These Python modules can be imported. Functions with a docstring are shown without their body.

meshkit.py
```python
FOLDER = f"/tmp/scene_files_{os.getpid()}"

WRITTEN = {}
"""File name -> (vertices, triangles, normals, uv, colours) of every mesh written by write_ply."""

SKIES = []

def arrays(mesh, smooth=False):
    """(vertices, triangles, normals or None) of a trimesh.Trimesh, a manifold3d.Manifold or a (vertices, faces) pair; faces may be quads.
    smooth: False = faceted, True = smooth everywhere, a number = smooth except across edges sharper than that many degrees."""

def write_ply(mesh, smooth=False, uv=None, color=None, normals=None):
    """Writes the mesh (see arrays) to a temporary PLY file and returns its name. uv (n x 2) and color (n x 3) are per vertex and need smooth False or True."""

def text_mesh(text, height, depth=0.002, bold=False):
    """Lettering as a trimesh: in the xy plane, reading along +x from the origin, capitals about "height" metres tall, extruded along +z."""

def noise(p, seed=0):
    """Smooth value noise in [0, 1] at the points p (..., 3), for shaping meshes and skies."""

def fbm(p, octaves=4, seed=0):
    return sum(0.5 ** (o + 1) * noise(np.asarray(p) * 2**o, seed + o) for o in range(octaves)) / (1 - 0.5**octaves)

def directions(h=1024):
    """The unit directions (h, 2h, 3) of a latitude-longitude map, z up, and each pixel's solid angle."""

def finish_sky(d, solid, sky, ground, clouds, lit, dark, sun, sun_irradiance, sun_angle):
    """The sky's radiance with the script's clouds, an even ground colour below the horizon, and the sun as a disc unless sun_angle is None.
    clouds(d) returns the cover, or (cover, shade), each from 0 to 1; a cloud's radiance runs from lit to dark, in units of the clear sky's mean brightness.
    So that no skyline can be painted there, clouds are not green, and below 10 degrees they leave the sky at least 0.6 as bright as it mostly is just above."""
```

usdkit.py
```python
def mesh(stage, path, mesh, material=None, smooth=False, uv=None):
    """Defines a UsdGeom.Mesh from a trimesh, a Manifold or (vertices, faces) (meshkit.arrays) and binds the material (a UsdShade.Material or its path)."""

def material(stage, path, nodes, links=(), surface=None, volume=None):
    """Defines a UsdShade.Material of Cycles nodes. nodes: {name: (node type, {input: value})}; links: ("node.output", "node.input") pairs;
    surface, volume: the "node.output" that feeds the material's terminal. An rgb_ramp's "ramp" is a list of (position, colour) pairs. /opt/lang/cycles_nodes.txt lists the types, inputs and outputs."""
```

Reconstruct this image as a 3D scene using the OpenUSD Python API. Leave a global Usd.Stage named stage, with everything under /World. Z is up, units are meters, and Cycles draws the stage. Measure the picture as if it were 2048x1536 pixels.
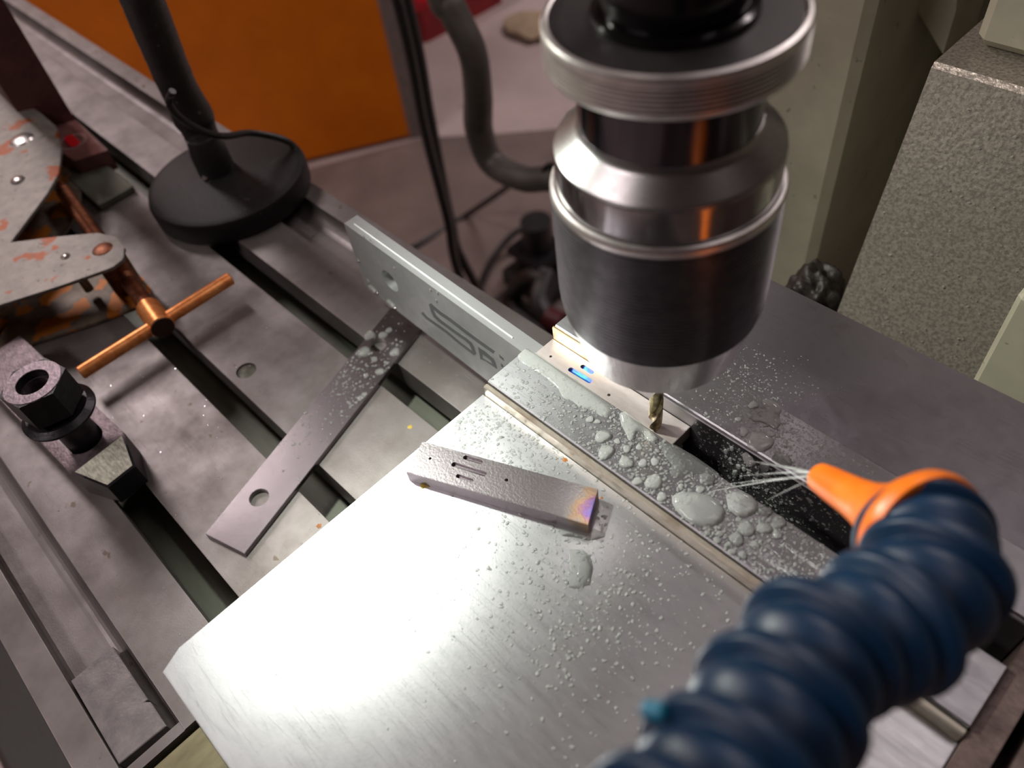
import math, random
import numpy as np
import trimesh, manifold3d, shapely
from shapely.geometry import Polygon, Point
from shapely import affinity
from scipy.spatial import Delaunay
import usdkit, meshkit
from pxr import Usd, UsdGeom, UsdLux, Gf, Sdf, Vt, UsdShade

stage = Usd.Stage.CreateInMemory()
UsdGeom.Xform.Define(stage, '/World')
RNG = np.random.default_rng(7)
PI = math.pi

# ------------------------------------------------------------------ camera (z = 0 is the top of the milling table)
CAM = np.array([0.0, 0.0, 0.232])
RIGHT = np.array([0.70103773, 0.70417342, -0.1126317])
DOWN = np.array([0.49437136, -0.59372073, -0.63489578])
FWD = np.array([-0.51394851, 0.38940401, -0.7643438])
FPX = 1573.3
cam = UsdGeom.Camera.Define(stage, '/World/camera')
cam.AddTransformOp().Set(Gf.Matrix4d(*RIGHT, 0, *(-DOWN), 0, *(-FWD), 0, *CAM, 1))
cam.CreateHorizontalApertureAttr(36.0)
cam.CreateVerticalApertureAttr(27.0)
cam.CreateFocalLengthAttr(36.0 * FPX / 2048)
cam.CreateClippingRangeAttr(Gf.Vec2f(0.005, 50))
cam.CreateFStopAttr(11.5)
cam.CreateFocusDistanceAttr(0.235)
cam.CreateExposureAttr(0.0)

# ------------------------------------------------------------------ light: ceiling tubes of the workshop and its dim air
dome = UsdLux.DomeLight.Define(stage, '/World/workshop_ambient')
dome.CreateIntensityAttr(0.3)
dome.CreateColorAttr(Gf.Vec3f(1.0, 0.90, 0.90))
CEILING = [(-2.7, 0.2, 1.85, 1.4, 0.35, 26.0), (-0.6, 2.4, 1.85, 1.4, 0.35, 22.0), (-1.0, -1.5, 1.85, 1.4, 0.35, 22.0), (0.45, 0.75, 1.85, 1.2, 0.5, 2.6)]
LAMP_POS, LAMP_AIM = np.array([-0.217, 0.047, 0.197]), np.array([-0.100, 0.086, 0.047])
LAMP_POWER, LAMP_COLOR = 1030.0, Gf.Vec3f(0.96, 1.0, 0.90)


# ------------------------------------------------------------------ helpers
def ray(px, py):
    return RIGHT * ((px - 1024) / FPX) + DOWN * ((py - 768) / FPX) + FWD


def P(px, py, z):
    r = ray(px, py)
    return CAM + r * ((z - CAM[2]) / r[2])


def PY(px, py, Y):
    r = ray(px, py)
    return CAM + r * (Y / r[1])


def PX(px, py, X):
    r = ray(px, py)
    return CAM + r * (X / r[0])


def PD(px, py, d):
    r = ray(px, py)
    return CAM + r / np.linalg.norm(r) * d


USED = {}


def numbered(path):
    n = USED.get(path, 0)
    USED[path] = n + 1
    return path if n == 0 else f'{path}_{n:03d}'


def tag(prim, label=None, cat=None, group=None, kind=None):
    for k, v in (('label', label), ('category', cat), ('group', group), ('kind', kind)):
        if v:
            prim.SetCustomDataByKey(k, v)
    return prim


class Thing:
    def __init__(self, name, label, cat, loc=(0, 0, 0), group=None, kind=None):
        self.path, self.loc = numbered('/World/' + name), np.asarray(loc, float)
        x = UsdGeom.Xform.Define(stage, self.path)
        x.AddTranslateOp().Set(Gf.Vec3d(*map(float, self.loc)))
        self.prim = tag(x.GetPrim(), label, cat, group, kind)


class Part:
    def __init__(self, path, loc):
        self.path, self.loc = path, loc


def obj(parent, name, mesh, mat, smooth=30, label=None, kind=None):
    path = numbered(parent.path + '/' + name)
    v, f = arr(mesh)
    m = usdkit.mesh(stage, path, trimesh.Trimesh(v - parent.loc, f, process=False), mat, smooth)
    tag(m.GetPrim(), label, None, None, kind)
    return Part(path, parent.loc)


def solo(name, mesh, mat, label=None, cat=None, group=None, kind=None, smooth=30):
    path = numbered('/World/' + name)
    v, f = arr(mesh)
    c = np.array([(v[:, 0].min() + v[:, 0].max()) / 2, (v[:, 1].min() + v[:, 1].max()) / 2, v[:, 2].min()])
    m = usdkit.mesh(stage, path, trimesh.Trimesh(v - c, f, process=False), mat, smooth)
    UsdGeom.Xformable(m).AddTranslateOp().Set(Gf.Vec3d(*map(float, c)))
    tag(m.GetPrim(), label, cat, group, kind)
    return m


def arr(mesh):
    v, f, _ = meshkit.arrays(mesh, False)
    return v, f


def join(*ms):
    vs, fs, n = [], [], 0
    for m in ms:
        v, f = arr(m)
        vs.append(v)
        fs.append(f + n)
        n += len(v)
    return trimesh.Trimesh(np.vstack(vs), np.vstack(fs), process=False)


def hull(pts):
    return trimesh.convex.convex_hull(np.asarray(pts, float))


def box(x0, x1, y0, y1, z0, z1, b=0.0004):
    """A chamfered box."""
    b = min(b, (x1 - x0) / 3, (y1 - y0) / 3, (z1 - z0) / 3)
    pts = []
    for x, sx in ((x0, 1), (x1, -1)):
        for y, sy in ((y0, 1), (y1, -1)):
            for z, sz in ((z0, 1), (z1, -1)):
                pts += [(x + sx * b, y + sy * b, z), (x + sx * b, y, z + sz * b), (x, y + sy * b, z + sz * b)]
    return hull(pts)


def prism(poly, z0, z1, b=0.0):
    """Extrudes a shapely polygon (or xy list) from z0 to z1, with a chamfered top edge of b."""
    p = poly if hasattr(poly, 'exterior') else Polygon(poly)
    if not p.is_valid:
        p = p.buffer(0)
    def man(q, a, c):
        cs = manifold3d.CrossSection([np.array(q.exterior.coords)[:-1]] + [np.array(h.coords)[:-1] for h in q.interiors], manifold3d.FillRule.EvenOdd)
        return manifold3d.Manifold.extrude(cs, c - a).translate((0, 0, a))
    if b <= 0:
        return man(p, z0, z1)
    m = man(p, z0, z1 - b)
    q = p.buffer(-b, join_style=2)
    out = [m]
    steps = [q] if q.geom_type == 'Polygon' else list(q.geoms)
    mid = p.buffer(-b * 0.35, join_style=2)
    mids = [mid] if mid.geom_type == 'Polygon' else list(mid.geoms)
    for s in mids:
        out.append(man(s, z1 - b - 1e-6, z1 - b * 0.35))
    for s in steps:
        out.append(man(s, z1 - b * 0.4, z1))
    return manifold3d.Manifold.batch_boolean(out, manifold3d.OpType.Add)


def lathe(profile, n=96, close=True):
    """Revolves (r, z) pairs about z."""
    pr = np.asarray(profile, float)
    m = len(pr)
    a = np.arange(n) * 2 * PI / n
    v = np.stack([pr[None, :, 0] * np.cos(a)[:, None], pr[None, :, 0] * np.sin(a)[:, None], np.broadcast_to(pr[None, :, 1], (n, m))], -1).reshape(-1, 3)
    i, j = np.meshgrid(np.arange(n), np.arange(m - 1), indexing='ij')
    k = (i + 1) % n
    f = np.stack([i * m + j, k * m + j, k * m + j + 1, i * m + j + 1], -1).reshape(-1, 4)
    t = trimesh.Trimesh(v, np.vstack([f[:, [0, 1, 2]], f[:, [0, 2, 3]]]), process=True)
    t.update_faces(t.nondegenerate_faces())
    if t.is_volume is False and t.is_watertight and t.volume < 0:
        t.invert()
    if t.volume < 0:
        t.invert()
    return t


def frame_to(direction):
    z = np.asarray(direction, float)
    z = z / np.linalg.norm(z)
    h = np.array([0, 0, 1.0]) if abs(z[2]) < 0.9 else np.array([1.0, 0, 0])
    x = np.cross(h, z)
    x /= np.linalg.norm(x)
    return np.stack([x, np.cross(z, x), z], 1)


def place(mesh, origin, direction=(0, 0, 1)):
    v, f = arr(mesh)
    return trimesh.Trimesh(v @ frame_to(direction).T + np.asarray(origin, float), f, process=False)


def spline(pts, n=12):
    p = np.asarray(pts, float)
    p = np.vstack([2 * p[0] - p[1], p, 2 * p[-1] - p[-2]])
    out = []
    for i in range(1, len(p) - 2):
        t = np.linspace(0, 1, n, endpoint=False)[:, None]
        a, b, c, d = p[i - 1:i + 3]
        out.append(0.5 * (2 * b + (c - a) * t + (2 * a - 5 * b + 4 * c - d) * t ** 2 + (3 * b - a - 3 * c + d) * t ** 3))
    return np.vstack(out + [p[-2:-1]])


def tube(pts, r, sides=12, n=10, smooth=True):
    p = spline(pts, n) if smooth else np.asarray(pts, float)
    r = np.broadcast_to(r, (len(p),)) if np.ndim(r) == 0 else np.interp(np.linspace(0, 1, len(p)), np.linspace(0, 1, len(r)), r)
    t = np.gradient(p, axis=0)
    t /= np.linalg.norm(t, axis=1, keepdims=True)
    x = np.cross(t[0], [0.3, 0.2, 0.9])
    x /= np.linalg.norm(x)
    rows = []
    a = np.arange(sides) * 2 * PI / sides
    for k in range(len(p)):
        x = x - t[k] * (x @ t[k])
        x /= np.linalg.norm(x)
        y = np.cross(t[k], x)
        rows.append(p[k] + r[k] * (np.cos(a)[:, None] * x + np.sin(a)[:, None] * y))
    v = np.vstack(rows + [p[:1], p[-1:]])
    i, j = np.meshgrid(np.arange(len(p) - 1), np.arange(sides), indexing='ij')
    q = np.stack([i * sides + j, i * sides + (j + 1) % sides, (i + 1) * sides + (j + 1) % sides, (i + 1) * sides + j], -1).reshape(-1, 4)
    n0, last = len(p) * sides, (len(p) - 1) * sides
    caps = [[n0, (k + 1) % sides, k] for k in range(sides)] + [[n0 + 1, last + k, last + (k + 1) % sides] for k in range(sides)]
    return trimesh.Trimesh(v, np.vstack([q[:, [0, 1, 2]], q[:, [0, 2, 3]], caps]), process=False)


def cyl(p0, p1, r, n=40, b=0.0003, r1=None):
    """A cylinder between two points with chamfered ends."""
    p0, p1 = np.asarray(p0, float), np.asarray(p1, float)
    L = np.linalg.norm(p1 - p0)
    r1 = r if r1 is None else r1
    return place(lathe([(0, 0), (r - b, 0), (r, b), (r1, L - b), (r1 - b, L), (0, L)], n), p0, p1 - p0)


# ------------------------------------------------------------------ materials
def lin(c):
    c = np.asarray(c, float) / 255
    return tuple(np.where(c <= 0.04045, c / 12.92, ((c + 0.055) / 1.055) ** 2.4))


def M(name, col, rough=0.5, metal=0.0, col2=None, scale=60, stretch=(1, 1, 1), rvar=0.0, bump=0.0, bscale=900, bstretch=(1, 1, 1), spots=None, coat=0.0, aniso=0.0, tangent=None, scratch=0.0, spec=0.5, contrast=(0.35, 0.65), detail=4, rot=(0, 0, 0)):
    """A principled surface whose colour, gloss and relief vary with procedural noise in world space. spots: list of (threshold, scale, colour)."""
    nodes = {'g': ('geometry', {}), 'p': ('principled_bsdf', {'roughness': rough, 'metallic': metal, 'coat_weight': coat, 'specular_ior_level': spec, 'anisotropic': aniso}),
             'm1': ('mapping', {'scale': stretch, 'rotation': rot}), 'n1': ('noise_texture', {'scale': scale, 'detail': detail, 'roughness': 0.6}),
             'r1': ('map_range', {'from_min': contrast[0], 'from_max': contrast[1], 'clamp': True}),
             'c1': ('mix', {'color1': col, 'color2': col2 or tuple(0.8 * x for x in col)})}
    links = [('g.position', 'm1.vector'), ('m1.vector', 'n1.vector'), ('n1.fac', 'r1.value'), ('r1.result', 'c1.fac')]
    last = 'c1.color'
    for k, (th, sc, c) in enumerate(spots or []):
        nodes |= {f's{k}': ('noise_texture', {'scale': sc, 'detail': 3}), f't{k}': ('map_range', {'from_min': th, 'from_max': th + 0.035, 'clamp': True}), f'x{k}': ('mix', {'color2': c})}
        links += [('g.position', f's{k}.vector'), (f's{k}.fac', f't{k}.value'), (f't{k}.result', f'x{k}.fac'), (last, f'x{k}.color1')]
        last = f'x{k}.color'
    links.append((last, 'p.base_color'))
    if rvar:
        nodes['r2'] = ('map_range', {'from_min': 0.3, 'from_max': 0.7, 'to_min': rough - rvar, 'to_max': rough + rvar, 'clamp': True})
        links += [('n1.fac', 'r2.value'), ('r2.result', 'p.roughness')]
    normal = None
    if bump:
        nodes |= {'m3': ('mapping', {'scale': bstretch}), 'n3': ('noise_texture', {'scale': bscale, 'detail': 3}), 'b3': ('bump', {'strength': min(1.0, bump), 'distance': 0.0004})}
        links += [('g.position', 'm3.vector'), ('m3.vector', 'n3.vector'), ('n3.fac', 'b3.height')]
        normal = 'b3.normal'
    if scratch:
        prev = None
        for k, (ang, sx, sy, w) in enumerate(((0.35, 16, 420, 0.006), (-0.7, 20, 330, 0.005), (1.25, 22, 380, 0.005), (2.2, 30, 260, 0.006))):
            nodes |= {f'sm{k}': ('mapping', {'rotation': (0, 0, ang), 'scale': (sx, sy, 60)}), f'sn{k}': ('noise_texture', {'scale': 1, 'detail': 1, 'distortion': 0.3}),
                      f'sa{k}': ('math', {'math_type': 'subtract', 'value2': 0.5}), f'sb{k}': ('math', {'math_type': 'absolute'}), f'sc{k}': ('math', {'math_type': 'less_than', 'value2': w}),
                      f'sd{k}': ('noise_texture', {'scale': 55 + 13 * k, 'detail': 1}), f'se{k}': ('math', {'math_type': 'greater_than', 'value2': 0.57}), f'sf{k}': ('math', {'math_type': 'multiply'})}
            links += [('g.position', f'sm{k}.vector'), (f'sm{k}.vector', f'sn{k}.vector'), (f'sn{k}.fac', f'sa{k}.value1'), (f'sa{k}.value', f'sb{k}.value1'), (f'sb{k}.value', f'sc{k}.value1'),
                      ('g.position', f'sd{k}.vector'), (f'sd{k}.fac', f'se{k}.value1'), (f'sc{k}.value', f'sf{k}.value1'), (f'se{k}.value', f'sf{k}.value2')]
            if prev:
                nodes[f'sg{k}'] = ('math', {'math_type': 'maximum'})
                links += [(prev, f'sg{k}.value1'), (f'sf{k}.value', f'sg{k}.value2')]
                prev = f'sg{k}.value'
            else:
                prev = f'sf{k}.value'
        nodes['b4'] = ('bump', {'strength': scratch, 'distance': 0.0004, 'invert': True})
        links.append((prev, 'b4.height'))
        if normal:
            links.append((normal, 'b4.normal'))
        normal = 'b4.normal'
    if normal:
        links.append((normal, 'p.normal'))
    if tangent is not None:
        nodes['tg'] = ('combine_xyz', {'x': tangent[0], 'y': tangent[1], 'z': tangent[2]})
        links.append(('tg.vector', 'p.tangent'))
    return usdkit.material(stage, '/World/Looks/' + name, nodes, links, surface='p.BSDF')


def water(name, milky, col=(0.86, 0.88, 0.86), rough=0.04):
    """Coolant: clear film that lets the metal show through, clouded by oil and by painted-in lamp light."""
    return usdkit.material(stage, '/World/Looks/' + name, {
        't': ('transparent_bsdf', {'color': (0.93, 0.94, 0.93)}), 'd': ('diffuse_bsdf', {'color': col}), 'm': ('mix_closure', {'fac': milky}),
        'f': ('fresnel', {'IOR': 1.36}), 'gl': ('glossy_bsdf', {'color': (1, 1, 1), 'roughness': rough}), 'o': ('mix_closure', {})},
        [('t.BSDF', 'm.closure1'), ('d.BSDF', 'm.closure2'), ('f.fac', 'o.fac'), ('m.closure', 'o.closure1'), ('gl.BSDF', 'o.closure2')], surface='o.closure')


MAT = dict(
    table=M('ground_cast_iron', lin((130, 125, 123)), 0.46, 0.75, lin((106, 100, 97)), 45, rvar=0.05, bump=0.08, bscale=1800, scratch=0.3, spots=[(0.70, 130, lin((96, 86, 76)))]),
    table_slot=M('slot_cast_iron', lin((112, 114, 102)), 0.5, 0.4, lin((84, 86, 76)), 90, stretch=(0.2, 1, 1), bump=0.1),
    plate=M('scratched_ground_aluminium', lin((188, 189, 192)), 0.34, 1.0, lin((174, 174, 177)), 500, stretch=(0.25, 1, 1), rvar=0.03, bump=0.06, bscale=6000, bstretch=(0.2, 1, 1), aniso=0.42, tangent=(0, 1, 0), scratch=1.0),
    jaw=M('ground_jaw_steel', lin((168, 168, 172)), 0.32, 1.0, lin((152, 152, 156)), 400, stretch=(0.3, 1, 1), rvar=0.03, bump=0.05, bscale=5000, bstretch=(0.2, 1, 1), aniso=0.7, tangent=(0, 1, 0), scratch=0.4),
    jaw_face=M('worn_jaw_step', lin((168, 160, 148)), 0.42, 0.8, lin((140, 126, 110)), 160, stretch=(0.7, 1, 1.5), bump=0.08, contrast=(0.45, 0.7)),
    jaw_upright=None,
    rear=M('dark_rear_plate', lin((158, 156, 164)), 0.34, 1.0, lin((138, 136, 142)), 200, rvar=0.04, bump=0.06, bscale=5000, aniso=0.5, tangent=(0, 1, 0), scratch=1.0),
    bar=M('ground_bar_steel', lin((150, 145, 148)), 0.24, 1.0, lin((126, 121, 123)), 130, rvar=0.05, bump=0.05, bscale=4500, scratch=0.7),
    work=M('milled_bar_top', lin((198, 190, 188)), 0.45, 0.85, lin((178, 168, 164)), 260, stretch=(0.3, 1, 1), bump=0.08, bscale=3000, aniso=0.4, tangent=(0, 1, 0)),
    bar_dark=M('drilled_recess', lin((92, 90, 94)), 0.3, 0.9),
    strip=M('polished_flat_strip', lin((146, 140, 142)), 0.27, 1.0, lin((124, 118, 121)), 26, rvar=0.03, bump=0.02, contrast=(0.4, 0.6)),
    stop=M('satin_aluminium', lin((184, 187, 188)), 0.42, 0.75, lin((170, 173, 174)), 120, rvar=0.05, bump=0.06, bscale=2500),
    scribed=M('scribed_line', lin((236, 238, 238)), 0.5, 0.2),
    mark=M('dark_engraving', lin((92, 94, 97)), 0.6, 0.3),
    chuck=M('polished_chuck_steel', lin((148, 146, 146)), 0.31, 1.0, lin((136, 134, 134)), 500, stretch=(1, 1, 6), rvar=0.03),
    chuck_dark=M('blackened_chuck_steel', lin((104, 101, 104)), 0.36, 0.9, lin((90, 87, 90)), 300),
    chuck_face=M('dull_black_collar_face', lin((46, 42, 42)), 0.5, 0.4, lin((38, 34, 34)), 120),
    chuck_collar=M('satin_collar_steel', lin((206, 202, 198)), 0.38, 1.0, lin((190, 186, 182)), 300),
    chuck_nose=M('brushed_nose_steel', lin((214, 208, 210)), 0.34, 1.0, lin((186, 180, 182)), 700, stretch=(1, 1, 0.06), rvar=0.08, bump=0.1, bscale=1500, bstretch=(1, 1, 0.05)),
    spindle=M('glossy_black_spindle', lin((22, 20, 20)), 0.15, 0.6),
    drill=M('tin_coated_drill', lin((190, 176, 136)), 0.34, 0.9, lin((130, 118, 88)), 700),
    black=M('black_oxide_steel', lin((44, 42, 45)), 0.38, 0.6, lin((32, 30, 33)), 300, bump=0.25),
    nut_top=M('worn_nut_steel', lin((122, 109, 115)), 0.4, 0.75, lin((98, 88, 92)), 500, bump=0.2),
    strap=M('worn_strap_steel', lin((118, 104, 108)), 0.42, 0.7, lin((86, 75, 78)), 260, bump=0.3, bscale=1200),
    strap_pad=M('lamplit_milled_pad', lin((236, 236, 218)), 0.5, 0.3, lin((176, 176, 160)), 420, stretch=(1, 2.5, 1), bump=0.25),  # milled face, made paler to carry the lamp light it does not receive
    copper=M('copper_plate', lin((244, 164, 100)), 0.38, 0.75, lin((216, 130, 72)), 260, bump=0.06),
    copper_dull=M('dull_copper_plate', lin((138, 84, 58)), 0.42, 0.8, lin((100, 60, 42)), 260, bump=0.2),
    zinc=M('rusty_zinc_sheet', lin((118, 112, 105)), 0.45, 0.45, lin((100, 95, 89)), 180, bump=0.12, spots=[(0.61, 62, lin((124, 56, 2))), (0.66, 300, lin((80, 68, 58)))]),
    zinc_in=M('rust_flecked_inner_sheet', lin((118, 106, 92)), 0.5, 0.4, lin((84, 72, 60)), 120, spots=[(0.52, 90, lin((170, 100, 30)))]),
    rivet=M('bright_rivet', lin((190, 186, 182)), 0.25, 0.9),
    foam=M('black_lamp_base', lin((28, 25, 26)), 0.5, 0.1, lin((20, 18, 19)), 300, bump=0.2, spec=0.25, spots=[(0.70, 420, lin((70, 66, 62)))]),
    rubber=M('grimy_black_rubber', lin((24, 23, 24)), 0.42, 0.0, lin((34, 32, 32)), 400, bump=0.5, bscale=700, spots=[(0.69, 260, lin((110, 106, 102)))]),
    red_brown=M('red_brown_cast_paint', lin((88, 50, 44)), 0.5, 0.0, lin((68, 38, 34)), 90, bump=0.5, bscale=350),
    red_brown_foot=M('worn_red_brown_foot', lin((112, 74, 70)), 0.5, 0.1, lin((92, 56, 52)), 120, bump=0.3),
    red_paint=M('red_paint_dot', lin((196, 12, 24)), 0.4),
    pale_ring=M('pale_paint_ring', lin((128, 96, 92)), 0.5),
    brown_cast=M('rough_brown_casting', lin((112, 94, 90)), 0.42, 0.25, lin((84, 68, 64)), 160, bump=1.0, bscale=420, bstretch=(0.6, 1, 1), spots=[(0.66, 60, lin((120, 104, 50)))]),
    cream=M('cream_end_block', lin((136, 130, 100)), 0.42, 0.35, lin((112, 106, 80)), 200, stretch=(1, 0.3, 1)),
    beige=M('beige_column_paint', lin((176, 172, 150)), 0.45, 0.0, lin((162, 158, 138)), 40, spots=[(0.68, 190, lin((128, 124, 110)))], coat=0.15),
    sheet=M('wet_dimpled_sheet', lin((182, 174, 160)), 0.38, 0.55, lin((140, 133, 122)), 900, bump=0.7, bscale=520, rvar=0.08, contrast=(0.4, 0.6)),
    grease=M('black_grease', lin((22, 20, 19)), 0.5, 0.0, lin((44, 39, 34)), 400, bump=0.6),
    orange_sheet=M('orange_cabinet_paint', lin((212, 112, 2)), 0.5, 0.0, lin((198, 102, 2)), 8, spec=0.3),
    grey_frame=M('grey_cabinet_frame', lin((130, 118, 114)), 0.5, 0.2),
    floor=M('worn_concrete', lin((204, 184, 180)), 0.55, 0.0, lin((186, 168, 164)), 5, spots=[(0.7, 16, lin((140, 126, 122)))]),
    floor_shade=M('shaded_floor_grey', lin((128, 112, 106)), 0.6, 0.0, lin((110, 97, 92)), 7),  # floor tone with the machine shadow mixed into the colour
    wall=M('grey_workshop_wall', lin((140, 130, 127)), 0.7, 0.0, lin((124, 116, 113)), 2),
    ceiling=M('pale_ceiling', lin((168, 160, 158)), 0.8, 0.0),
    dark_red=M('dark_red_rubber', lin((84, 18, 24)), 0.5),
    red_tub=M('dark_red_plastic', lin((150, 22, 32)), 0.4, 0.0, lin((120, 18, 26)), 12),
    red_bright=M('bright_red_plastic', lin((196, 14, 22)), 0.35),
    grey_band=M('grey_scuff', lin((150, 128, 128)), 0.5),
    conduit=M('grey_plastic_conduit', lin((88, 84, 78)), 0.5, 0.0, lin((74, 70, 65)), 60),
    tan=M('tan_rag', lin((190, 166, 138)), 0.8),
    hose=M('blue_hose_plastic', lin((2, 40, 68)), 0.42, 0.0, lin((2, 34, 60)), 150, spec=0.4),
    teal=M('teal_plastic', lin((0, 120, 150)), 0.4),
    orange=M('orange_nozzle_plastic', lin((246, 126, 28)), 0.38, 0.0, lin((238, 110, 18)), 120),
    rust=M('orange_rust', lin((176, 104, 22)), 0.6, 0.0, lin((110, 66, 20)), 900),
    yellow=M('yellow_stain', lin((186, 160, 52)), 0.6, 0.0, lin((150, 130, 60)), 900),
    shade=M('black_lamp_shell', lin((26, 26, 26)), 0.4, 0.3),
    drop=water('clear_coolant', 0.12), milk=water('milky_coolant', 0.22, (0.74, 0.76, 0.74)), film=water('thin_coolant_film', 0.06, rough=0.08),
    jet=water('coolant_jet', 0.4),
)


def heat_tint(name, centre, radius, base=lin((146, 140, 143)), strength=1.0, blue=False):
    """Steel whose oxide film turns straw, purple and blue around a hot spot (the colour stays with the metal)."""
    stops = [(0.0, lin((96, 112, 170))), (0.25, lin((118, 100, 160))), (0.45, lin((150, 112, 136))), (0.62, lin((168, 140, 112))), (0.85, lin((150, 144, 142))), (1.0, base)]
    if blue:
        stops = [(0.0, lin((70, 180, 250))), (0.45, lin((70, 110, 240))), (0.75, lin((130, 60, 210))), (1.0, lin((190, 100, 200)))]
    return usdkit.material(stage, '/World/Looks/' + name, {
        'g': ('geometry', {}), 'd': ('vector_math', {'math_type': 'distance', 'vector2': tuple(map(float, centre))}), 'n': ('noise_texture', {'scale': 340, 'detail': 3}),
        'a': ('math', {'math_type': 'multiply', 'value2': 1.0 / radius}), 's': ('math', {'math_type': 'multiply_add', 'value2': 0.9, 'value3': -0.45}), 'q': ('math', {'math_type': 'add'}),
        'r': ('rgb_ramp', {'ramp': stops}), 'n2': ('noise_texture', {'scale': 1500, 'detail': 2}), 'b': ('bump', {'strength': 0.15, 'distance': 0.0003}), 'p': ('principled_bsdf', {'metallic': 0.9, 'roughness': 0.3})},
        [('g.position', 'd.vector1'), ('g.position', 'n.vector'), ('d.value', 'a.value1'), ('n.fac', 's.value1'), ('a.value', 'q.value1'), ('s.value', 'q.value2'), ('q.value', 'r.fac'), ('r.color', 'p.base_color'),
         ('g.position', 'n2.vector'), ('n2.fac', 'b.height'), ('b.normal', 'p.normal')], surface='p.BSDF')


MAT['jaw_upright'] = usdkit.material(stage, '/World/Looks/stained_upright_jaw_face', {
    'g': ('geometry', {}), 'd': ('vector_math', {'math_type': 'distance', 'vector2': (-0.120, 0.1164, 0.049)}), 'n': ('noise_texture', {'scale': 260, 'detail': 3}), 's': ('math', {'math_type': 'multiply_add', 'value2': 0.012, 'value3': -0.006}),
    'q': ('math', {'math_type': 'add'}), 'a': ('math', {'math_type': 'multiply', 'value2': 1 / 0.022}), 'r': ('rgb_ramp', {'ramp': [(0.0, lin((226, 210, 172))), (0.35, lin((206, 172, 132))), (0.6, lin((160, 148, 140))), (0.85, lin((132, 128, 128))), (1.0, lin((118, 116, 118)))]}),
    'p': ('principled_bsdf', {'metallic': 0.85, 'roughness': 0.38})},
    [('g.position', 'd.vector1'), ('g.position', 'n.vector'), ('n.fac', 's.value1'), ('d.value', 'q.value1'), ('s.value', 'q.value2'), ('q.value', 'a.value1'), ('a.value', 'r.fac'), ('r.color', 'p.base_color')], surface='p.BSDF')


# ------------------------------------------------------------------ the room
FZ = -0.85
X0, X1, Y0, Y1, CZ = -5.0, 3.0, -3.5, 5.0, 2.0
solo('floor', box(X0, X1, Y0, Y1, FZ - 0.1, FZ, 0.001), MAT['floor'], kind='structure')
solo('ceiling', box(X0, X1, Y0, Y1, CZ, CZ + 0.1, 0.001), MAT['ceiling'], kind='structure')
solo('wall_left', box(X0 - 0.1, X0, Y0, Y1, FZ, CZ, 0.001), MAT['wall'], kind='structure')
solo('wall_right', box(X1, X1 + 0.1, Y0, Y1, FZ, CZ, 0.001), MAT['wall'], kind='structure')
solo('wall_back', box(X0, X1, Y1, Y1 + 0.1, FZ, CZ, 0.001), MAT['wall'], kind='structure')
solo('wall_front', box(X0, X1, Y0 - 0.1, Y0, FZ, CZ, 0.001), MAT['wall'], kind='structure')
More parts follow.
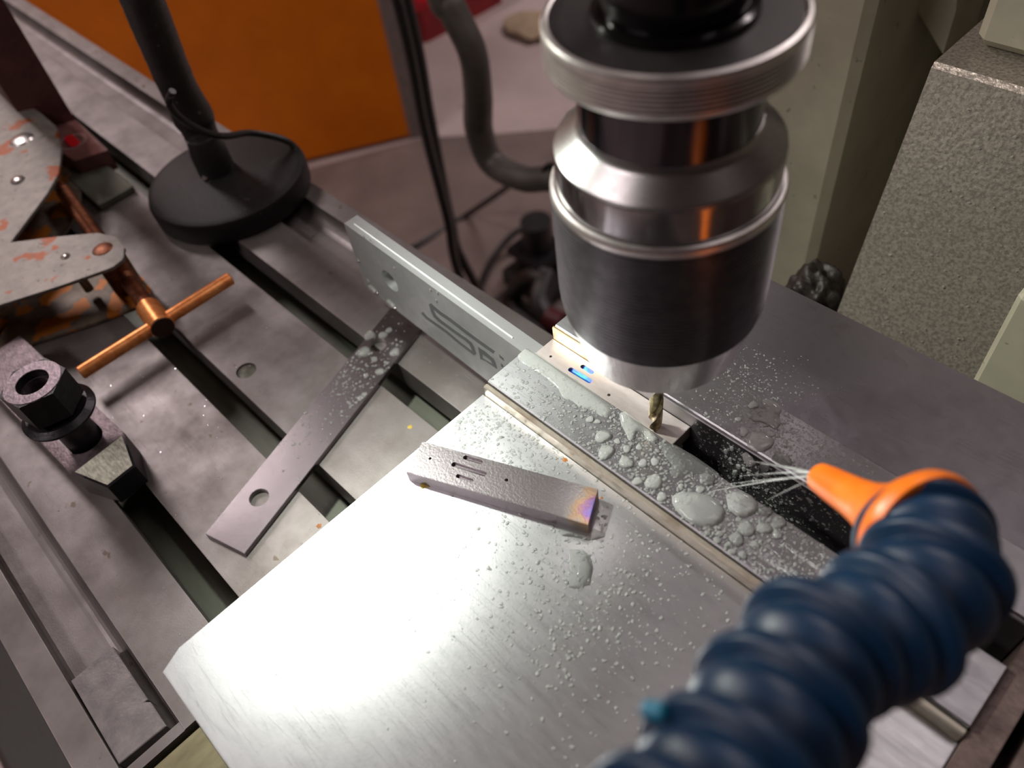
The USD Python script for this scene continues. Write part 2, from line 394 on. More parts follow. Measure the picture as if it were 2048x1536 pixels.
for k, (x, y, z, w, d, e) in enumerate(CEILING):
    t = Thing('ceiling_light', ['long ceiling light over the far left of the workshop', 'long ceiling light near the back of the workshop', 'long ceiling light behind the photographer', 'wide ceiling light above the milling machine'][k], 'ceiling light', (x, y, z + 0.15), 'ceiling lights')
    obj(t, 'housing', box(x - w / 2 - 0.03, x + w / 2 + 0.03, y - d / 2 - 0.03, y + d / 2 + 0.03, z + 0.02, z + 0.15, 0.01), MAT['wall'])
    L = UsdLux.RectLight.Define(stage, t.path + '/tube')
    L.AddTranslateOp().Set(Gf.Vec3d(0, 0, -0.14))
    L.CreateWidthAttr(w)
    L.CreateHeightAttr(d)
    L.CreateIntensityAttr(e)
    L.CreateColorAttr(Gf.Vec3f(1.0, 0.88, 0.88))

shade_poly = [P(*q, FZ)[:2] for q in ((600, 345), (845, 278), (1000, 270), (1180, 255), (1300, 700), (560, 800))]
solo('floor_shade', prism(shade_poly, FZ, FZ + 0.004), MAT['floor_shade'], 'grey brown sheet painted as machine shadow on the floor in front of the orange cabinet', 'floor shadow')  # thin darker sheet standing for the shadow the machine casts on the floor

# orange cabinet on the floor: door sheet, frame and plinth
A, B = P(822, 277, FZ + 0.004), P(610, 327, FZ + 0.004)
du = (B - A)[:2] / np.linalg.norm((B - A)[:2])
dn = np.array([-du[1], du[0]])
if dn @ (A[:2] - CAM[:2]) < 0:
    dn = -dn


def cab(parent, name, u0, u1, n0, n1, z0, z1, mat, b=0.003):
    pts = box(u0, u1, n0, n1, z0, z1, b)
    v, f = arr(pts)
    w = np.column_stack([A[0] + v[:, :1] * du[0] + v[:, 1:2] * dn[0], A[1] + v[:, :1] * du[1] + v[:, 1:2] * dn[1], v[:, 2:]])
    m = trimesh.Trimesh(w, f, process=False)
    m.fix_normals()
    return obj(parent, name, m, mat)


t = Thing('orange_cabinet', 'large flat orange cabinet standing on the floor behind the table', 'cabinet', (A[0] + du[0] * 0.6 + dn[0] * 0.3, A[1] + du[1] * 0.6 + dn[1] * 0.3, FZ + 0.004))
cab(t, 'door', 0.0, 1.5, 0.0, 0.02, FZ + 0.012, 0.75, MAT['orange_sheet'])
cab(t, 'carcass', 0.0, 1.5, 0.021, 0.55, FZ + 0.004, 0.76, MAT['grey_frame'])
cab(t, 'corner_post', -0.035, -0.001, 0.0, 0.03, FZ + 0.004, 0.76, MAT['grey_frame'])
cab(t, 'edge_trim', -0.048, -0.036, 0.004, 0.03, FZ + 0.004, 0.76, MAT['wall'])
t = Thing('orange_cabinet', 'orange cabinet to the right of the machine, mirrored in the chuck', 'cabinet', (1.55, -0.5, FZ))
obj(t, 'door', box(1.25, 1.27, -0.62, -0.36, FZ + 0.02, -0.1), MAT['orange_sheet'])
obj(t, 'carcass', box(1.271, 1.85, -0.63, -0.35, FZ, -0.08), MAT['grey_frame'])

# red tub far back on the floor
a, b_, c_ = P(850, 76, FZ), P(985, 4, FZ), P(795, 22, FZ)
d_ = b_ + c_ - a
t = Thing('red_tub', 'dark red plastic tub on the light floor beyond the hanging cables', 'tub', ((a + d_) / 2))
wall = Polygon([a[:2], b_[:2], d_[:2], c_[:2]])
wall = wall if wall.is_valid else wall.convex_hull
obj(t, 'body', prism(wall.buffer(0.03).difference(wall.buffer(-0.02)), FZ, FZ + 0.09), MAT['red_tub'])
obj(t, 'bottom', prism(wall.buffer(0.01), FZ + 0.002, FZ + 0.03), MAT['red_bright'], label='bright red bottom')
cx = wall.centroid
obj(t, 'ring', prism(Point(cx.x, cx.y).buffer(0.13).difference(Point(cx.x, cx.y).buffer(0.105)), FZ + 0.031, FZ + 0.036), MAT['grey_band'], label='grey ring lying inside')
c = P(1072, 62, FZ)
rag = trimesh.creation.icosphere(3)
rag.vertices = rag.vertices * [0.09, 0.07, 0.02] * (0.7 + 0.6 * meshkit.fbm(rag.vertices * 2.2, 3, 5))[:, None] + [c[0], c[1], FZ + 0.018]
solo('rag', rag, MAT['tan'], 'small crumpled tan rag on the floor beside the collar of the chuck', 'rag', smooth=60)

# cables and hoses behind the table
lo = PY(921, 560, 0.42)
for k, (lab, top, mid) in enumerate((('left one of two black cables hanging behind the table', (784, -40), (850, 262)), ('right one of two black cables hanging behind the table', (804, -40), (862, 240)))):
    p = [PY(*top, 0.42 + 0.03 * k) + [-0.16, 0.05, 1.0], PY(*top, 0.42 + 0.03 * k) + [-0.06, 0.01, 0.4], PY(*top, 0.42 + 0.03 * k), PY(*mid, 0.42 + 0.03 * k), PY(896 + 6 * k, 440, 0.42 + 0.02 * k), lo + [0.004 * k, 0.014 * k, 0], lo + [0.02 + 0.06 * k, 0.02 + 0.05 * k, -0.3], [lo[0] + 0.05 + 0.2 * k, lo[1] + 0.02 + 0.1 * k, FZ + 0.01]]
    solo('hanging_cable', tube(p, 0.0058, 10, 12), MAT['rubber'], lab, 'cable', 'pair of black cables behind the table')
hp = [PY(872, -60, 0.40), PY(905, 20, 0.40), PY(945, 105, 0.40), PY(956, 190, 0.40), PY(958, 260, 0.40), PY(985, 325, 0.40), PY(1050, 358, 0.40), PY(1130, 362, 0.41), np.array([-0.285, 0.425, PY(1130, 362, 0.41)[2] + 0.012]), np.array([-0.237, 0.43, PY(1130, 362, 0.41)[2] + 0.02])]
t = Thing('conduit_hose', 'thick grey conduit hose bending down and in behind the chuck', 'hose', hp[4])
hp2 = [hp[0] + [-0.10, 0.25, 1.1], hp[0] + [-0.07, 0.12, 0.6], hp[0] + [-0.03, 0.03, 0.2]] + hp
obj(t, 'sleeve', tube(hp2, [0.0125, 0.0125, 0.0125, 0.0125, 0.0125, 0.0135, 0.0125, 0.0115, 0.0115, 0.011], 20, 12), MAT['conduit'])
obj(t, 'wire', tube([hp[6] + [0, 0, 0.004], hp[6] + [0.02, 0.002, 0.013], hp[7] + [0, 0, 0.016], hp[8] + [0, 0, 0.014]], 0.0028, 8), MAT['rubber'])
fp = [P(1030, 362, FZ + 0.2), P(1000, 385, FZ + 0.12), P(930, 432, FZ + 0.01), P(830, 492, FZ + 0.01), P(700, 560, FZ + 0.01)]
solo('floor_cable', tube(fp, 0.006, 8), MAT['rubber'], 'thin dark cable crossing the floor from the grey conduit hose', 'cable')

# black pump with arms and a cable on the floor behind the vise
q = lambda x, y, z=0.0: P(x, y, FZ + z)
t = Thing('floor_pump', 'black jumble of pump, pipes and clamps on the floor beside the chuck', 'pump', q(1090, 620))
c = q(1085, 560)
obj(t, 'motor', cyl([c[0], c[1], FZ + 0.03], [c[0] + 0.0, c[1], FZ + 0.15], 0.03), MAT['rubber'])
obj(t, 'base', box(c[0] - 0.06, c[0] + 0.07, c[1] - 0.06, c[1] + 0.06, FZ, FZ + 0.04, 0.01), MAT['rubber'])
obj(t, 'bracket', box(c[0] - 0.05, c[0] + 0.05, c[1] - 0.045, c[1] + 0.045, FZ + 0.07, FZ + 0.09, 0.006), MAT['black'])
obj(t, 'arm', tube([q(1095, 560, 0.1), q(1060, 555, 0.09), q(1035, 575, 0.06), q(1022, 600, 0.02)], 0.018, 10), MAT['rubber'])
obj(t, 'arm', tube([q(1095, 545, 0.1), q(1080, 600, 0.08), q(1100, 640, 0.06), q(1130, 660, 0.03)], 0.02, 10), MAT['rubber'])
obj(t, 'arm', tube([q(1022, 600, 0.02), q(1030, 625, 0.02), q(1060, 650, 0.02), q(1110, 690, 0.02)], 0.02, 10), MAT['black'])
obj(t, 'hose_clamp', cyl(q(1095, 635, 0.07), q(1125, 648, 0.07), 0.021), MAT['dark_red'], label='dark red hose clamp')
obj(t, 'cable', tube([q(1075, 462, 0.05), q(1035, 462, 0.05), q(990, 510, 0.02), q(965, 560, 0.01), q(950, 610, 0.01)], 0.007, 8), MAT['rubber'])
obj(t, 'tray', box(c[0] - 0.02, c[0] + 0.3, c[1] - 0.26, c[1] - 0.08, FZ, FZ + 0.03, 0.006), MAT['grease'])

# ------------------------------------------------------------------ the machine's column behind the table
t = Thing('machine_column', 'beige painted machine column with dark sheet cover standing behind the table', 'machine', (-0.1, 0.4, FZ))
obj(t, 'pillar', box(-0.235, -0.129, 0.30, 0.62, FZ, 0.25, 0.004), MAT['beige'])
obj(t, 'side_panel', box(-0.129, 0.35, 0.385, 0.6, FZ, 0.25, 0.003), MAT['beige'])
obj(t, 'upper_box', box(-0.0805, 0.36, 0.268, 0.384, 0.0905, 0.22, 0.003), MAT['beige'])
obj(t, 'sheet_cover', hull([(x, y, z) for x in (-0.0855, 0.36) for y, z in ((0.253, 0.0885), (0.2545, 0.09), (0.384, 0.09), (0.384, -0.06), (0.222, -0.06))]), MAT['sheet'], label='dark wet dimpled sheet cover')
obj(t, 'cover_strip', box(-0.027, 0.36, 0.205, 0.2215, -0.06, 0.06, 0.0015), MAT['beige'])
g = [PY(*w, 0.345) for w in ((1818, -30), (1822, 0), (1886, 108), (1912, 20), (1915, -30))]
gm = hull(np.vstack([g, np.array(g) + [0, 0.03, 0]]))
obj(t, 'gusset', gm, MAT['beige'])
gr = trimesh.creation.icosphere(4)
gr.vertices *= (0.75 + 0.6 * meshkit.fbm(gr.vertices * 3, 3, 2))[:, None]
solo('grease_lump', trimesh.Trimesh(gr.vertices * [0.013, 0.012, 0.026] + [-0.098, 0.238, -0.022], gr.faces), MAT['grease'], 'black lump of grease and swarf between column and vise', 'grease', smooth=60)
solo('table_saddle', join(box(-0.9, 0.3, -0.05, 0.13, FZ, -0.09, 0.004), box(-1.0, 0.35, -0.3, 0.24, FZ, FZ + 0.25, 0.01)), MAT['grease'], 'dark machine saddle and stand under the milling table', 'machine base')

# ------------------------------------------------------------------ milling table: a profile with T-slots and coolant gutters, drawn along x
SLOTS = (-0.0100, 0.0392, 0.0902)


def table_profile():
    prof = box2(-0.0677, 0.1468, -0.07, 0.0)
    cut = []
    for s in SLOTS:
        cut += [box2(s - 0.0058, s + 0.0058, -0.013, 0.01), box2(s - 0.0105, s + 0.0105, -0.021, -0.0128)]
    for y0, y1 in ((-0.0575, -0.0384), (0.118, 0.137)):
        g = Polygon([(y0, 0.01), (y0, -0.0055), (y0 + 0.0008, -0.0068)] + [(y1 - 0.0065 + 0.0065 * math.sin(u), -0.0005 - 0.0065 * math.cos(u)) for u in np.linspace(0, PI / 2, 9)] + [(y1, 0.01)])
        cut.append(g)
    for c in cut:
        prof = prof.difference(c)
    # small broken edges
    return prof.buffer(-0.0003, join_style=1, quad_segs=2).buffer(0.0003, join_style=1, quad_segs=2)


def box2(a, b, c, d):
    return Polygon([(a, c), (b, c), (b, d), (a, d)])


def along_x(poly, x0, x1):
    m = prism(poly, x0, x1)
    return m.transform(np.array([[0, 0, 1, 0], [1, 0, 0, 0], [0, 1, 0, 0]], float))


TX0, TX1 = -1.0, 0.32
tb = along_x(table_profile(), TX0, TX1)
cube = lambda x0, x1, y0, y1, z0, z1: manifold3d.Manifold.cube((x1 - x0, y1 - y0, z1 - z0)).translate((x0, y0, z0))
tb = tb + cube(-0.1405, -0.137, -0.0677, -0.038, -0.06, -0.0004)                                   # end wall of the front gutter
tb = tb - cube(-0.137, 0.4, -0.08, -0.0335, -0.05, 0.01)                                              # pocket of the end block
plug_c = P(492, 741, 0.0)
tb = tb - manifold3d.Manifold.cylinder(0.01, 0.0042, 0.0042, 48).translate((plug_c[0], plug_c[1], -0.0012))
t = Thing('milling_table', 'grey cast iron milling table with three T-slots and side gutters', 'milling table', (-0.34, 0.04, -0.07))
obj(t, 'table_top', tb, MAT['table'], smooth=35)
for s in SLOTS:
    obj(t, 'slot_floor', box(TX0, TX1, s - 0.0104, s + 0.0104, -0.0209, -0.0202, 0.0001), MAT['table_slot'])
obj(t, 'plug', join(place(lathe([(0, 0.0006), (0.0018, 0.0004), (0.0034, -0.0003), (0.0039, -0.0008), (0.0039, -0.0012), (0, -0.0012)], 40), [plug_c[0], plug_c[1], -0.0001])), MAT['table_slot'], label='round domed plug in a drilled hole')
obj(t, 'end_block', box(-0.1352, 0.30, -0.0677, -0.0345, -0.05, -0.0012, 0.0004), MAT['cream'], label='cream coloured block at the table end')
cover = Polygon([P(142, 1362, -0.001)[:2], P(225, 1293, -0.001)[:2], P(296, 1399, -0.001)[:2], P(291, 1404, -0.001)[:2], P(301, 1404, -0.001)[:2], P(333, 1452, -0.001)[:2], P(238, 1529, -0.001)[:2]])
solo('drain_cover', prism(cover.buffer(0), -0.0067, -0.0008, 0.0003), M('dull_cover_plate', lin((140, 134, 134)), 0.38, 0.6, lin((116, 112, 112)), 140, bump=0.25, scratch=0.4), 'flat grey cover plate lying in the front gutter beside the cream end block', 'cover plate')

# ------------------------------------------------------------------ the vise
HJ, HP = 0.052, 0.0468                     # jaw top, plate top
VX0, VX1 = -0.1280, 0.0181
v = Thing('machine_vise', 'wide bright steel machine vise with wet ground top holding the slotted bar', 'vise', (-0.055, 0.08, 0.0))
pl = Polygon([(-0.1287, 0.0858), (-0.1287, -0.0215), (-0.1262, -0.0276), (VX1, -0.0276), (VX1, 0.0858)])
obj(v, 'movable_jaw', prism(pl, 0.0142, HP, 0.0004), MAT['plate'], label='wide scratched aluminium plate of the movable jaw')
js = obj(v, 'jaw_strip', box(VX0, VX1, 0.0878, 0.1051, 0.0142, HJ, 0.0004), MAT['jaw'], label='near ground jaw strip')
obj(js, 'strip_back', box(VX0, VX1, 0.0859, 0.0877, 0.0142, HJ - 0.0009, 0.0004), MAT['jaw_face'], label='stained step of the near jaw strip')
fj = obj(v, 'fixed_jaw', box(VX0, VX1, 0.1176, 0.1342, 0.0142, HJ, 0.0004), MAT['jaw'], label='far ground jaw strip')
obj(fj, 'fixed_jaw_face', box(VX0, VX1, 0.1164, 0.1175, 0.0142, HJ - 0.0001, 0.0003), MAT['jaw_upright'], label='heat-stained face of the far jaw')
rp = Polygon([(VX0, 0.1343), (VX0, 0.181), (VX1, 0.181), (VX1, 0.1343)])
obj(v, 'rear_plate', prism(rp, 0.0142, HP, 0.0004), MAT['rear'], label='dark scratched rear plate')
obj(v, 'bed', box(VX0 + 0.004, 0.0155, -0.02, 0.18, 0.0, 0.0141, 0.001), MAT['rear'], label='bed of the vise')

# rough brown casting at the vise's right end
bp = [(0.0184, 0.181), (0.075, 0.181), (0.075, -0.06), (0.0184, -0.06)]
bc = prism(Polygon(bp).buffer(0), 0.0, 0.0505, 0.0008)
gx = np.array([P(2048, 1432, 0.0505), P(2000, 1536, 0.0505)])
bc = bc - cube(0.0243, 0.0272, -0.07, 0.105, 0.03, 0.06)
solo('brown_casting', bc, MAT['brown_cast'], 'rough brown casting against the right end of the vise', 'casting')


# ------------------------------------------------------------------ slotted bars
def slot(c0, c1, r):
    return shapely.LineString([c0, c1]).buffer(r, quad_segs=10)


def slotted_bar(corners, z0, z1, slots, dots):
    p = Polygon(corners)
    m = prism(p, z0, z1, 0.0002)
    for a, b, r in slots:
        m = m - prism(slot(a, b, r), z1 - 0.0011, z1 + 0.001)
    for c, r in dots:
        m = m - prism(Point(*c).buffer(r, 8), z1 - 0.0015, z1 + 0.001)
    return m


def recess(parent, a, b, r, z, mat, label=None):
    return obj(parent, 'slot_bottom', prism(slot(a, b, r * 0.97), z - 0.00112, z - 0.00095), mat, label=label)


zt = 0.0516
corners = [P(845, 882, zt)[:2], P(1196, 978, zt)[:2], P(1176, 1050, zt)[:2], P(812, 943, zt)[:2]]
S = [(P(908, 929, zt)[:2], P(968, 948, zt)[:2], 0.00075), (P(931, 915, zt)[:2], P(961, 924, zt)[:2], 0.0007), (P(916, 952, zt)[:2], P(943, 961, zt)[:2], 0.0006)]
t = Thing('slotted_bar', 'small flat steel bar with three slots and a heat-tinted end lying on the vise plate', 'steel bar', (-0.1, 0.066, HP))
barb = slotted_bar(corners, HP + 0.00005, zt, S, [(P(860, 917, zt)[:2], 0.0004), (P(1013, 960, zt)[:2], 0.0005)])
bo = obj(t, 'bar', barb, heat_tint('heat_tinted_bar', P(1192, 1020, zt), 0.0085), smooth=30)
for a, b, r in S:
    recess(bo, a, b, r, zt, MAT['bar'])

zw = 0.0466
W = [(-0.1280, 0.1056), (-0.0738, 0.1056), (-0.0738, 0.1163), (-0.1280, 0.1163)]
S = [((-0.1146, 0.1103), (-0.1072, 0.1106), 0.00085), ((-0.1126, 0.1136), (-0.1090, 0.1136), 0.00075), ((-0.1130, 0.1072), (-0.1092, 0.1072), 0.0006)]
t = Thing('slotted_bar', 'slotted steel bar with bright blue slot bottoms clamped in the vise under the drill', 'steel bar', (-0.101, 0.111, 0.042))
bo = obj(t, 'bar', slotted_bar(W, 0.0418, zw, S, [((-0.1232, 0.1103), 0.00045), ((-0.0991, 0.1102), 0.0005), ((-0.0806, 0.1098), 0.0006)]), MAT['work'])
tint = heat_tint('blue_slot_tint', (-0.1115, 0.1105, zw), 0.009, blue=True)
for a, b, r in S[:2]:
    recess(bo, a, b, r, zw, tint, 'blue heat-tinted slot bottom')

# ------------------------------------------------------------------ engraved stop plate gripped between the jaws
YF = 0.1075
TL, TR, BR, BL = PY(687, 446, YF), PY(1040, 701, YF), PY(1040, 812, YF), PY(731, 573, YF)
right_top = TL + (TR - TL) * 2.0
right_bot = BL + (BR - BL) * 2.0


def plane_prism(pts, y0, y1):
    """Extrudes an outline given in the xz plane from y0 to y1."""
    p = pts if hasattr(pts, 'exterior') else Polygon([(q[0], q[2]) for q in pts]).buffer(0)
    m = prism(p, y0, y1)
    return m.transform(np.array([[1, 0, 0, 0], [0, 0, 1, 0], [0, 1, 0, 0]], float))


u = (right_top - TL) / np.linalg.norm(right_top - TL)
end = lambda a, b, X: a + (b - a) * ((X - a[0]) / (b[0] - a[0]))
outline = Polygon([(TL[0], TL[2] - 0.0006), (TL[0] + 0.0004, TL[2])] + [(w[0], w[2]) for w in (end(TL, right_top, -0.074), end(BL, right_bot, -0.074))] + [(BL[0] + 0.0012, BL[2]), (BL[0], BL[2] + 0.0012)])
outline = outline.intersection(shapely.box(-1, -1, 1, 0.0412).union(shapely.box(-1, -1, -0.1285, 1)))
plate = plane_prism(outline, YF, 0.1138)
hc = PY(780, 562, YF)
plate = plate - manifold3d.Manifold.cylinder(0.04, 0.0047, 0.0047, 48).rotate((90, 0, 0)).translate((hc[0], YF + 0.02, hc[2]))
t = Thing('engraved_plate', 'upright satin aluminium plate with engraved logo and round hole gripped in the vise', 'engraved plate', (-0.18, 0.11, 0.012))
po = obj(t, 'plate', plate, MAT['stop'])
ridge = PY(700, 441, YF)
obj(po, 'edge_line', tube([TL + [0.004, 0.0022, 0.0001], end(TL, right_top, -0.14) + [0, 0.0022, 0.0001]], 0.00025, 8, smooth=False), MAT['scribed'], label='bright scribed line along the top edge')
K = 0.126953
BAND = lambda pts, w: shapely.LineString(pts).buffer(w, cap_style=2, join_style=2)
LOGO = [
    BAND([(322, 392), (480, 522), (640, 630), (900, 832), (1110, 985), (1326, 1138)], 26).union(BAND([(322, 372), (350, 480), (392, 566), (470, 640), (600, 735), (750, 845), (880, 935), (955, 1000), (985, 1060), (1022, 1175)], 24)).union(BAND([(190, 512), (262, 592), (350, 655), (560, 802), (780, 985), (940, 1108), (1022, 1172)], 21)),
    Polygon([(1070, 1045), (1190, 1125), (1310, 1230), (1345, 1300), (1372, 1398), (1290, 1345), (1180, 1270), (1110, 1245)]).difference(Polygon([(1136, 1165), (1230, 1232), (1275, 1272), (1298, 1318), (1225, 1272), (1148, 1228)])),
    Polygon([(1400, 1165), (1468, 1225), (1482, 1275), (1416, 1222)]),
    Polygon([(1432, 1312), (1462, 1332), (1470, 1375), (1440, 1365)]),
]
for shp in LOGO:
    g = shapely.transform(shp, lambda xy: np.array([(lambda w: (w[0], w[2]))(PY(820 + K * a_, 560 + K * b_, YF)) for a_, b_ in xy])).buffer(0)
    obj(po, 'engraved_letter', plane_prism(g, YF - 0.00006, YF + 0.0002), MAT['mark'])

# ------------------------------------------------------------------ flat strip with two holes lying across the T-slots
zs = 0.0022
s1, s2, s3, s4 = P(410, 1067, zs), P(489, 1107, zs), P(843, 656, zs), P(776, 622, zs)
sp = Polygon([w[:2] for w in (s1, s2, s3 + (s3 - s2) * 0.03, s4 + (s4 - s1) * 0.03)])
for hx, hy, r in ((518, 995, 0.0036), (757, 690, 0.0034)):
    sp = sp.difference(Point(*P(hx, hy, zs)[:2]).buffer(r, 16))
solo('flat_strip', prism(sp, 0.0001, zs, 0.0002), MAT['strip'], 'polished flat steel strip with two holes lying across the table slots', 'steel strip')

# ------------------------------------------------------------------ strap clamp and its stud nut
ax_ = P(165, 875, 0.014)[:2]
yaw = math.atan2(-0.0045, -0.057)
cy, sy = math.cos(0.075), math.sin(0.075)
rotc = lambda x, y: (ax_[0] + x * cy - y * sy, ax_[1] + x * sy + y * cy)
t = Thing('strap_clamp', 'worn steel strap clamp with bright sloping tip over the front T-slot', 'clamp', (*ax_, 0.0))
body = Polygon([rotc(-0.075, -0.0112), rotc(0.0105, -0.0112), rotc(0.0248, -0.0058), rotc(0.0248, 0.0058), rotc(0.0105, 0.0112), rotc(-0.075, 0.0112)])
sl = slot(rotc(-0.045, 0), rotc(0.0008, 0), 0.0068)
strap = prism(body.difference(sl), 0.0001, 0.014, 0.0005)
bev = hull([(*rotc(0.0118, -0.02), 0.0141), (*rotc(0.0118, 0.02), 0.0141), (*rotc(0.03, -0.02), 0.0085), (*rotc(0.03, 0.02), 0.0085), (*rotc(0.0118, -0.02), 0.03), (*rotc(0.0118, 0.02), 0.03), (*rotc(0.03, -0.02), 0.03), (*rotc(0.03, 0.02), 0.03)])
bevm = manifold3d.Manifold(manifold3d.Mesh(vert_properties=np.asarray(bev.vertices, np.float32), tri_verts=np.asarray(bev.faces, np.uint32)))
strap = strap - bevm
# dark flanks as a skirt part, worn top as the body
so = obj(t, 'strap', strap.trim_by_plane((0, 0, 1), 0.0128), MAT['strap'])
obj(t, 'flank', prism(body.difference(sl), 0.0001, 0.0129) - bevm, MAT['black'], label='blackened flanks')
a0, b0 = rotc(0.0122, -0.0098), rotc(0.0122, 0.0098)
c0, d0 = rotc(0.0238, 0.0052), rotc(0.0238, -0.0052)
zc = lambda x: 0.0141 - (x - 0.0118) * (0.0056 / 0.0182)
pad = [(*a0, zc(0.0122) + 0.0001), (*b0, zc(0.0122) + 0.0001), (*c0, zc(0.0238) + 0.0001), (*d0, zc(0.0238) + 0.0001)]
obj(so, 'tip_pad', hull(pad + [(x, y, z - 0.002) for x, y, z in pad]), MAT['strap_pad'], label='milled bevelled tip with lamp light in its pale colour')
t = Thing('stud_nut', 'dark hexagon flange nut on a black stud above the strap clamp', 'nut', (*ax_, 0.0142))
obj(t, 'stud', place(lathe([(0, -0.013), (0.0062, -0.013), (0.0062, 0.034), (0, 0.034)], 40), [*ax_, 0.0]), MAT['black'])
hexp = Polygon([(ax_[0] + 0.0112 * math.cos(k * PI / 3 + 0.25), ax_[1] + 0.0112 * math.sin(k * PI / 3 + 0.25)) for k in range(6)])
bore = Point(*ax_).buffer(0.0056, 16)
hx = prism(hexp.difference(bore), 0.031, 0.0462)
cone = manifold3d.Manifold.cylinder(0.03, 0.0232, 0.0012, 64).translate((*ax_, 0.0340))
hx = hx ^ cone
hexo = obj(t, 'hexagon', hx, MAT['black'])
obj(hexo, 'top_face', prism(Point(*ax_).buffer(0.0098, 24).difference(bore), 0.0460, 0.04645, 0.0002), MAT['nut_top'], label='worn ring-shaped top face')
obj(t, 'flange', place(lathe([(0.0063, 0.0288), (0.0125, 0.0288), (0.0129, 0.0293), (0.0129, 0.0302), (0.0108, 0.0318), (0.0063, 0.0318), (0.0063, 0.0288)], 64), [*ax_, 0.0]), MAT['black'])
obj(hexo, 'thread', place(join(*[lathe([(0.0040, 0.037 + 0.0014 * k), (0.0056, 0.0377 + 0.0014 * k), (0.0040, 0.0384 + 0.0014 * k), (0.0040, 0.037 + 0.0014 * k)], 32) for k in range(5)]), [*ax_, 0.0]), MAT['nut_top'])

# ------------------------------------------------------------------ riveted sheet-steel clamp with copper-plated screw
t = Thing('riveted_clamp', 'rusty sheet-steel clamp with copper screw and T-bar lying on the table', 'clamp', (-0.37, 0.04, 0.0))
zb = 0.0255
arm = Polygon([P(*w, zb)[:2] for w in ((-160, 530), (0, 487), (110, 473), (195, 465), (232, 473), (249, 495), (247, 518), (225, 535), (120, 572), (0, 610), (-160, 668))]).buffer(0)
sh = np.array([0.0, 0.0])
big = Polygon([P(*w, 0.0238)[:2] for w in ((-140, 70), (0, 170), (40, 197), (82, 226), (112, 252), (123, 295), (118, 345), (96, 385), (20, 487), (-140, 700))]).buffer(0)
big = big.buffer(0.003).buffer(-0.003)
sw = obj(t, 'swing_plate', prism(big, 0.0224, 0.0238, 0.0003), MAT['zinc'])
obj(t, 'swing_plate', prism(big.buffer(-0.0004), 0.0022, 0.0036, 0.0003), MAT['zinc_in'])
arm = arm.buffer(-0.004).buffer(0.004, quad_segs=16)
am = obj(t, 'arm_plate', prism(arm, 0.0241, zb, 0.0003), MAT['zinc'])
obj(t, 'arm_plate', prism(arm, 0.0005, 0.0019, 0.0003), MAT['zinc_in'])
for (rx, ry), r, m_, lab in (((205, 498), 0.0046, 'copper_dull', 'copper-coloured pivot'), ((131, 513), 0.0021, 'rivet', None)):
    c = P(rx, ry, zb)
    obj(am, 'rivet', place(lathe([(0, 0.0009), (r * 0.55, 0.0008), (r * 0.9, 0.0004), (r, -0.0001), (r, -0.02), (0, -0.02)], 40), [c[0], c[1], zb]), MAT[m_], label=lab)
for (rx, ry), r in (((43, 278), 0.0062), ((35, 360), 0.0036)):
    c = P(rx, ry, 0.024)
    obj(sw, 'rivet', place(lathe([(0, 0.0013), (r * 0.55, 0.0011), (r * 0.9, 0.0006), (r, -0.0001), (r, -0.015), (0, -0.015)], 40), [c[0], c[1], 0.0239]), MAT['rivet'])
H0, H1 = np.array([-0.2855, 0.0396, 0.0104]), np.array([-0.460, 0.0585, 0.0104])
ud = (H1 - H0) / np.linalg.norm(H1 - H0)
tr = P(222, 545, 0.0125)
obj(t, 'trunnion', cyl([tr[0], tr[1] + 0.003, 0.002], [tr[0], tr[1] + 0.003, 0.0238], 0.0066), MAT['copper_dull'])
rod = [(0, 0), (0.0036, 0), (0.0036, 0.036)] + [w for k in range(70) for w in ((0.0037, 0.037 + k * 0.0014), (0.0031, 0.0377 + k * 0.0014))] + [(0.0031, 0.14), (0, 0.14)]
obj(t, 'screw', place(lathe(rod, 28), H0 + ud * 0.002, ud), MAT['copper_dull'])
hub = cyl(H0 - ud * 0.0005, H0 + ud * 0.0165, 0.0052, 40, 0.0004)
ho = obj(t, 'hub', hub, MAT['copper'])
obj(ho, 'hub_end', join(cyl(H0 - ud * 0.0008, H0 - ud * 0.0001, 0.0049, 40, 0.0002), cyl(H0 - ud * 0.0013, H0 - ud * 0.0008, 0.0006, 12, 0.0001)), M('dark_hub_end', lin((78, 54, 42)), 0.4, 0.6), label='dark round end of the hub')
hp0, hp1 = P(160, 747, 0.0104), P(462, 556, 0.0104)
obj(t, 'tommy_bar', cyl(hp0, hp1, 0.0029, 32, 0.0005), MAT['copper'], label='bright copper T-bar')

# ------------------------------------------------------------------ red-brown angle bracket at the far left
t = Thing('angle_bracket', 'red-brown painted cast bracket standing behind the riveted clamp', 'bracket', (-0.52, 0.085, 0.0))
f1, f2, f3, f4 = P(152, 240, 0.012), P(216, 300, 0.012), P(150, 322, 0.012), P(60, 262, 0.012)
fo = obj(t, 'foot', hull([(w[0], w[1], z) for w in (f1, f2, f3, f4) for z in (0.0002, 0.012)]), MAT['red_brown_foot'])
e1 = f1
e2 = f4
back = (e1 - f2) * 1.6
obj(t, 'upright', hull([(w[0], w[1], z) for w in (e1 + [-0.001, 0, 0], e2, e1 + back, e2 + back) for z in (0.0002, 0.26)]), MAT['red_brown'])
rc = P(144, 284, 0.0121)
obj(fo, 'paint_dot', prism(shapely.LineString([P(139, 277, 0.0121)[:2], P(150, 289, 0.0121)[:2]]).buffer(0.0027), 0.0122, 0.0127), MAT['red_paint'], label='bright red paint mark')
obj(fo, 'paint_ring', prism(Point(*rc[:2]).buffer(0.0085).difference(Point(*rc[:2]).buffer(0.006)), 0.0120, 0.01225), MAT['pale_ring'])
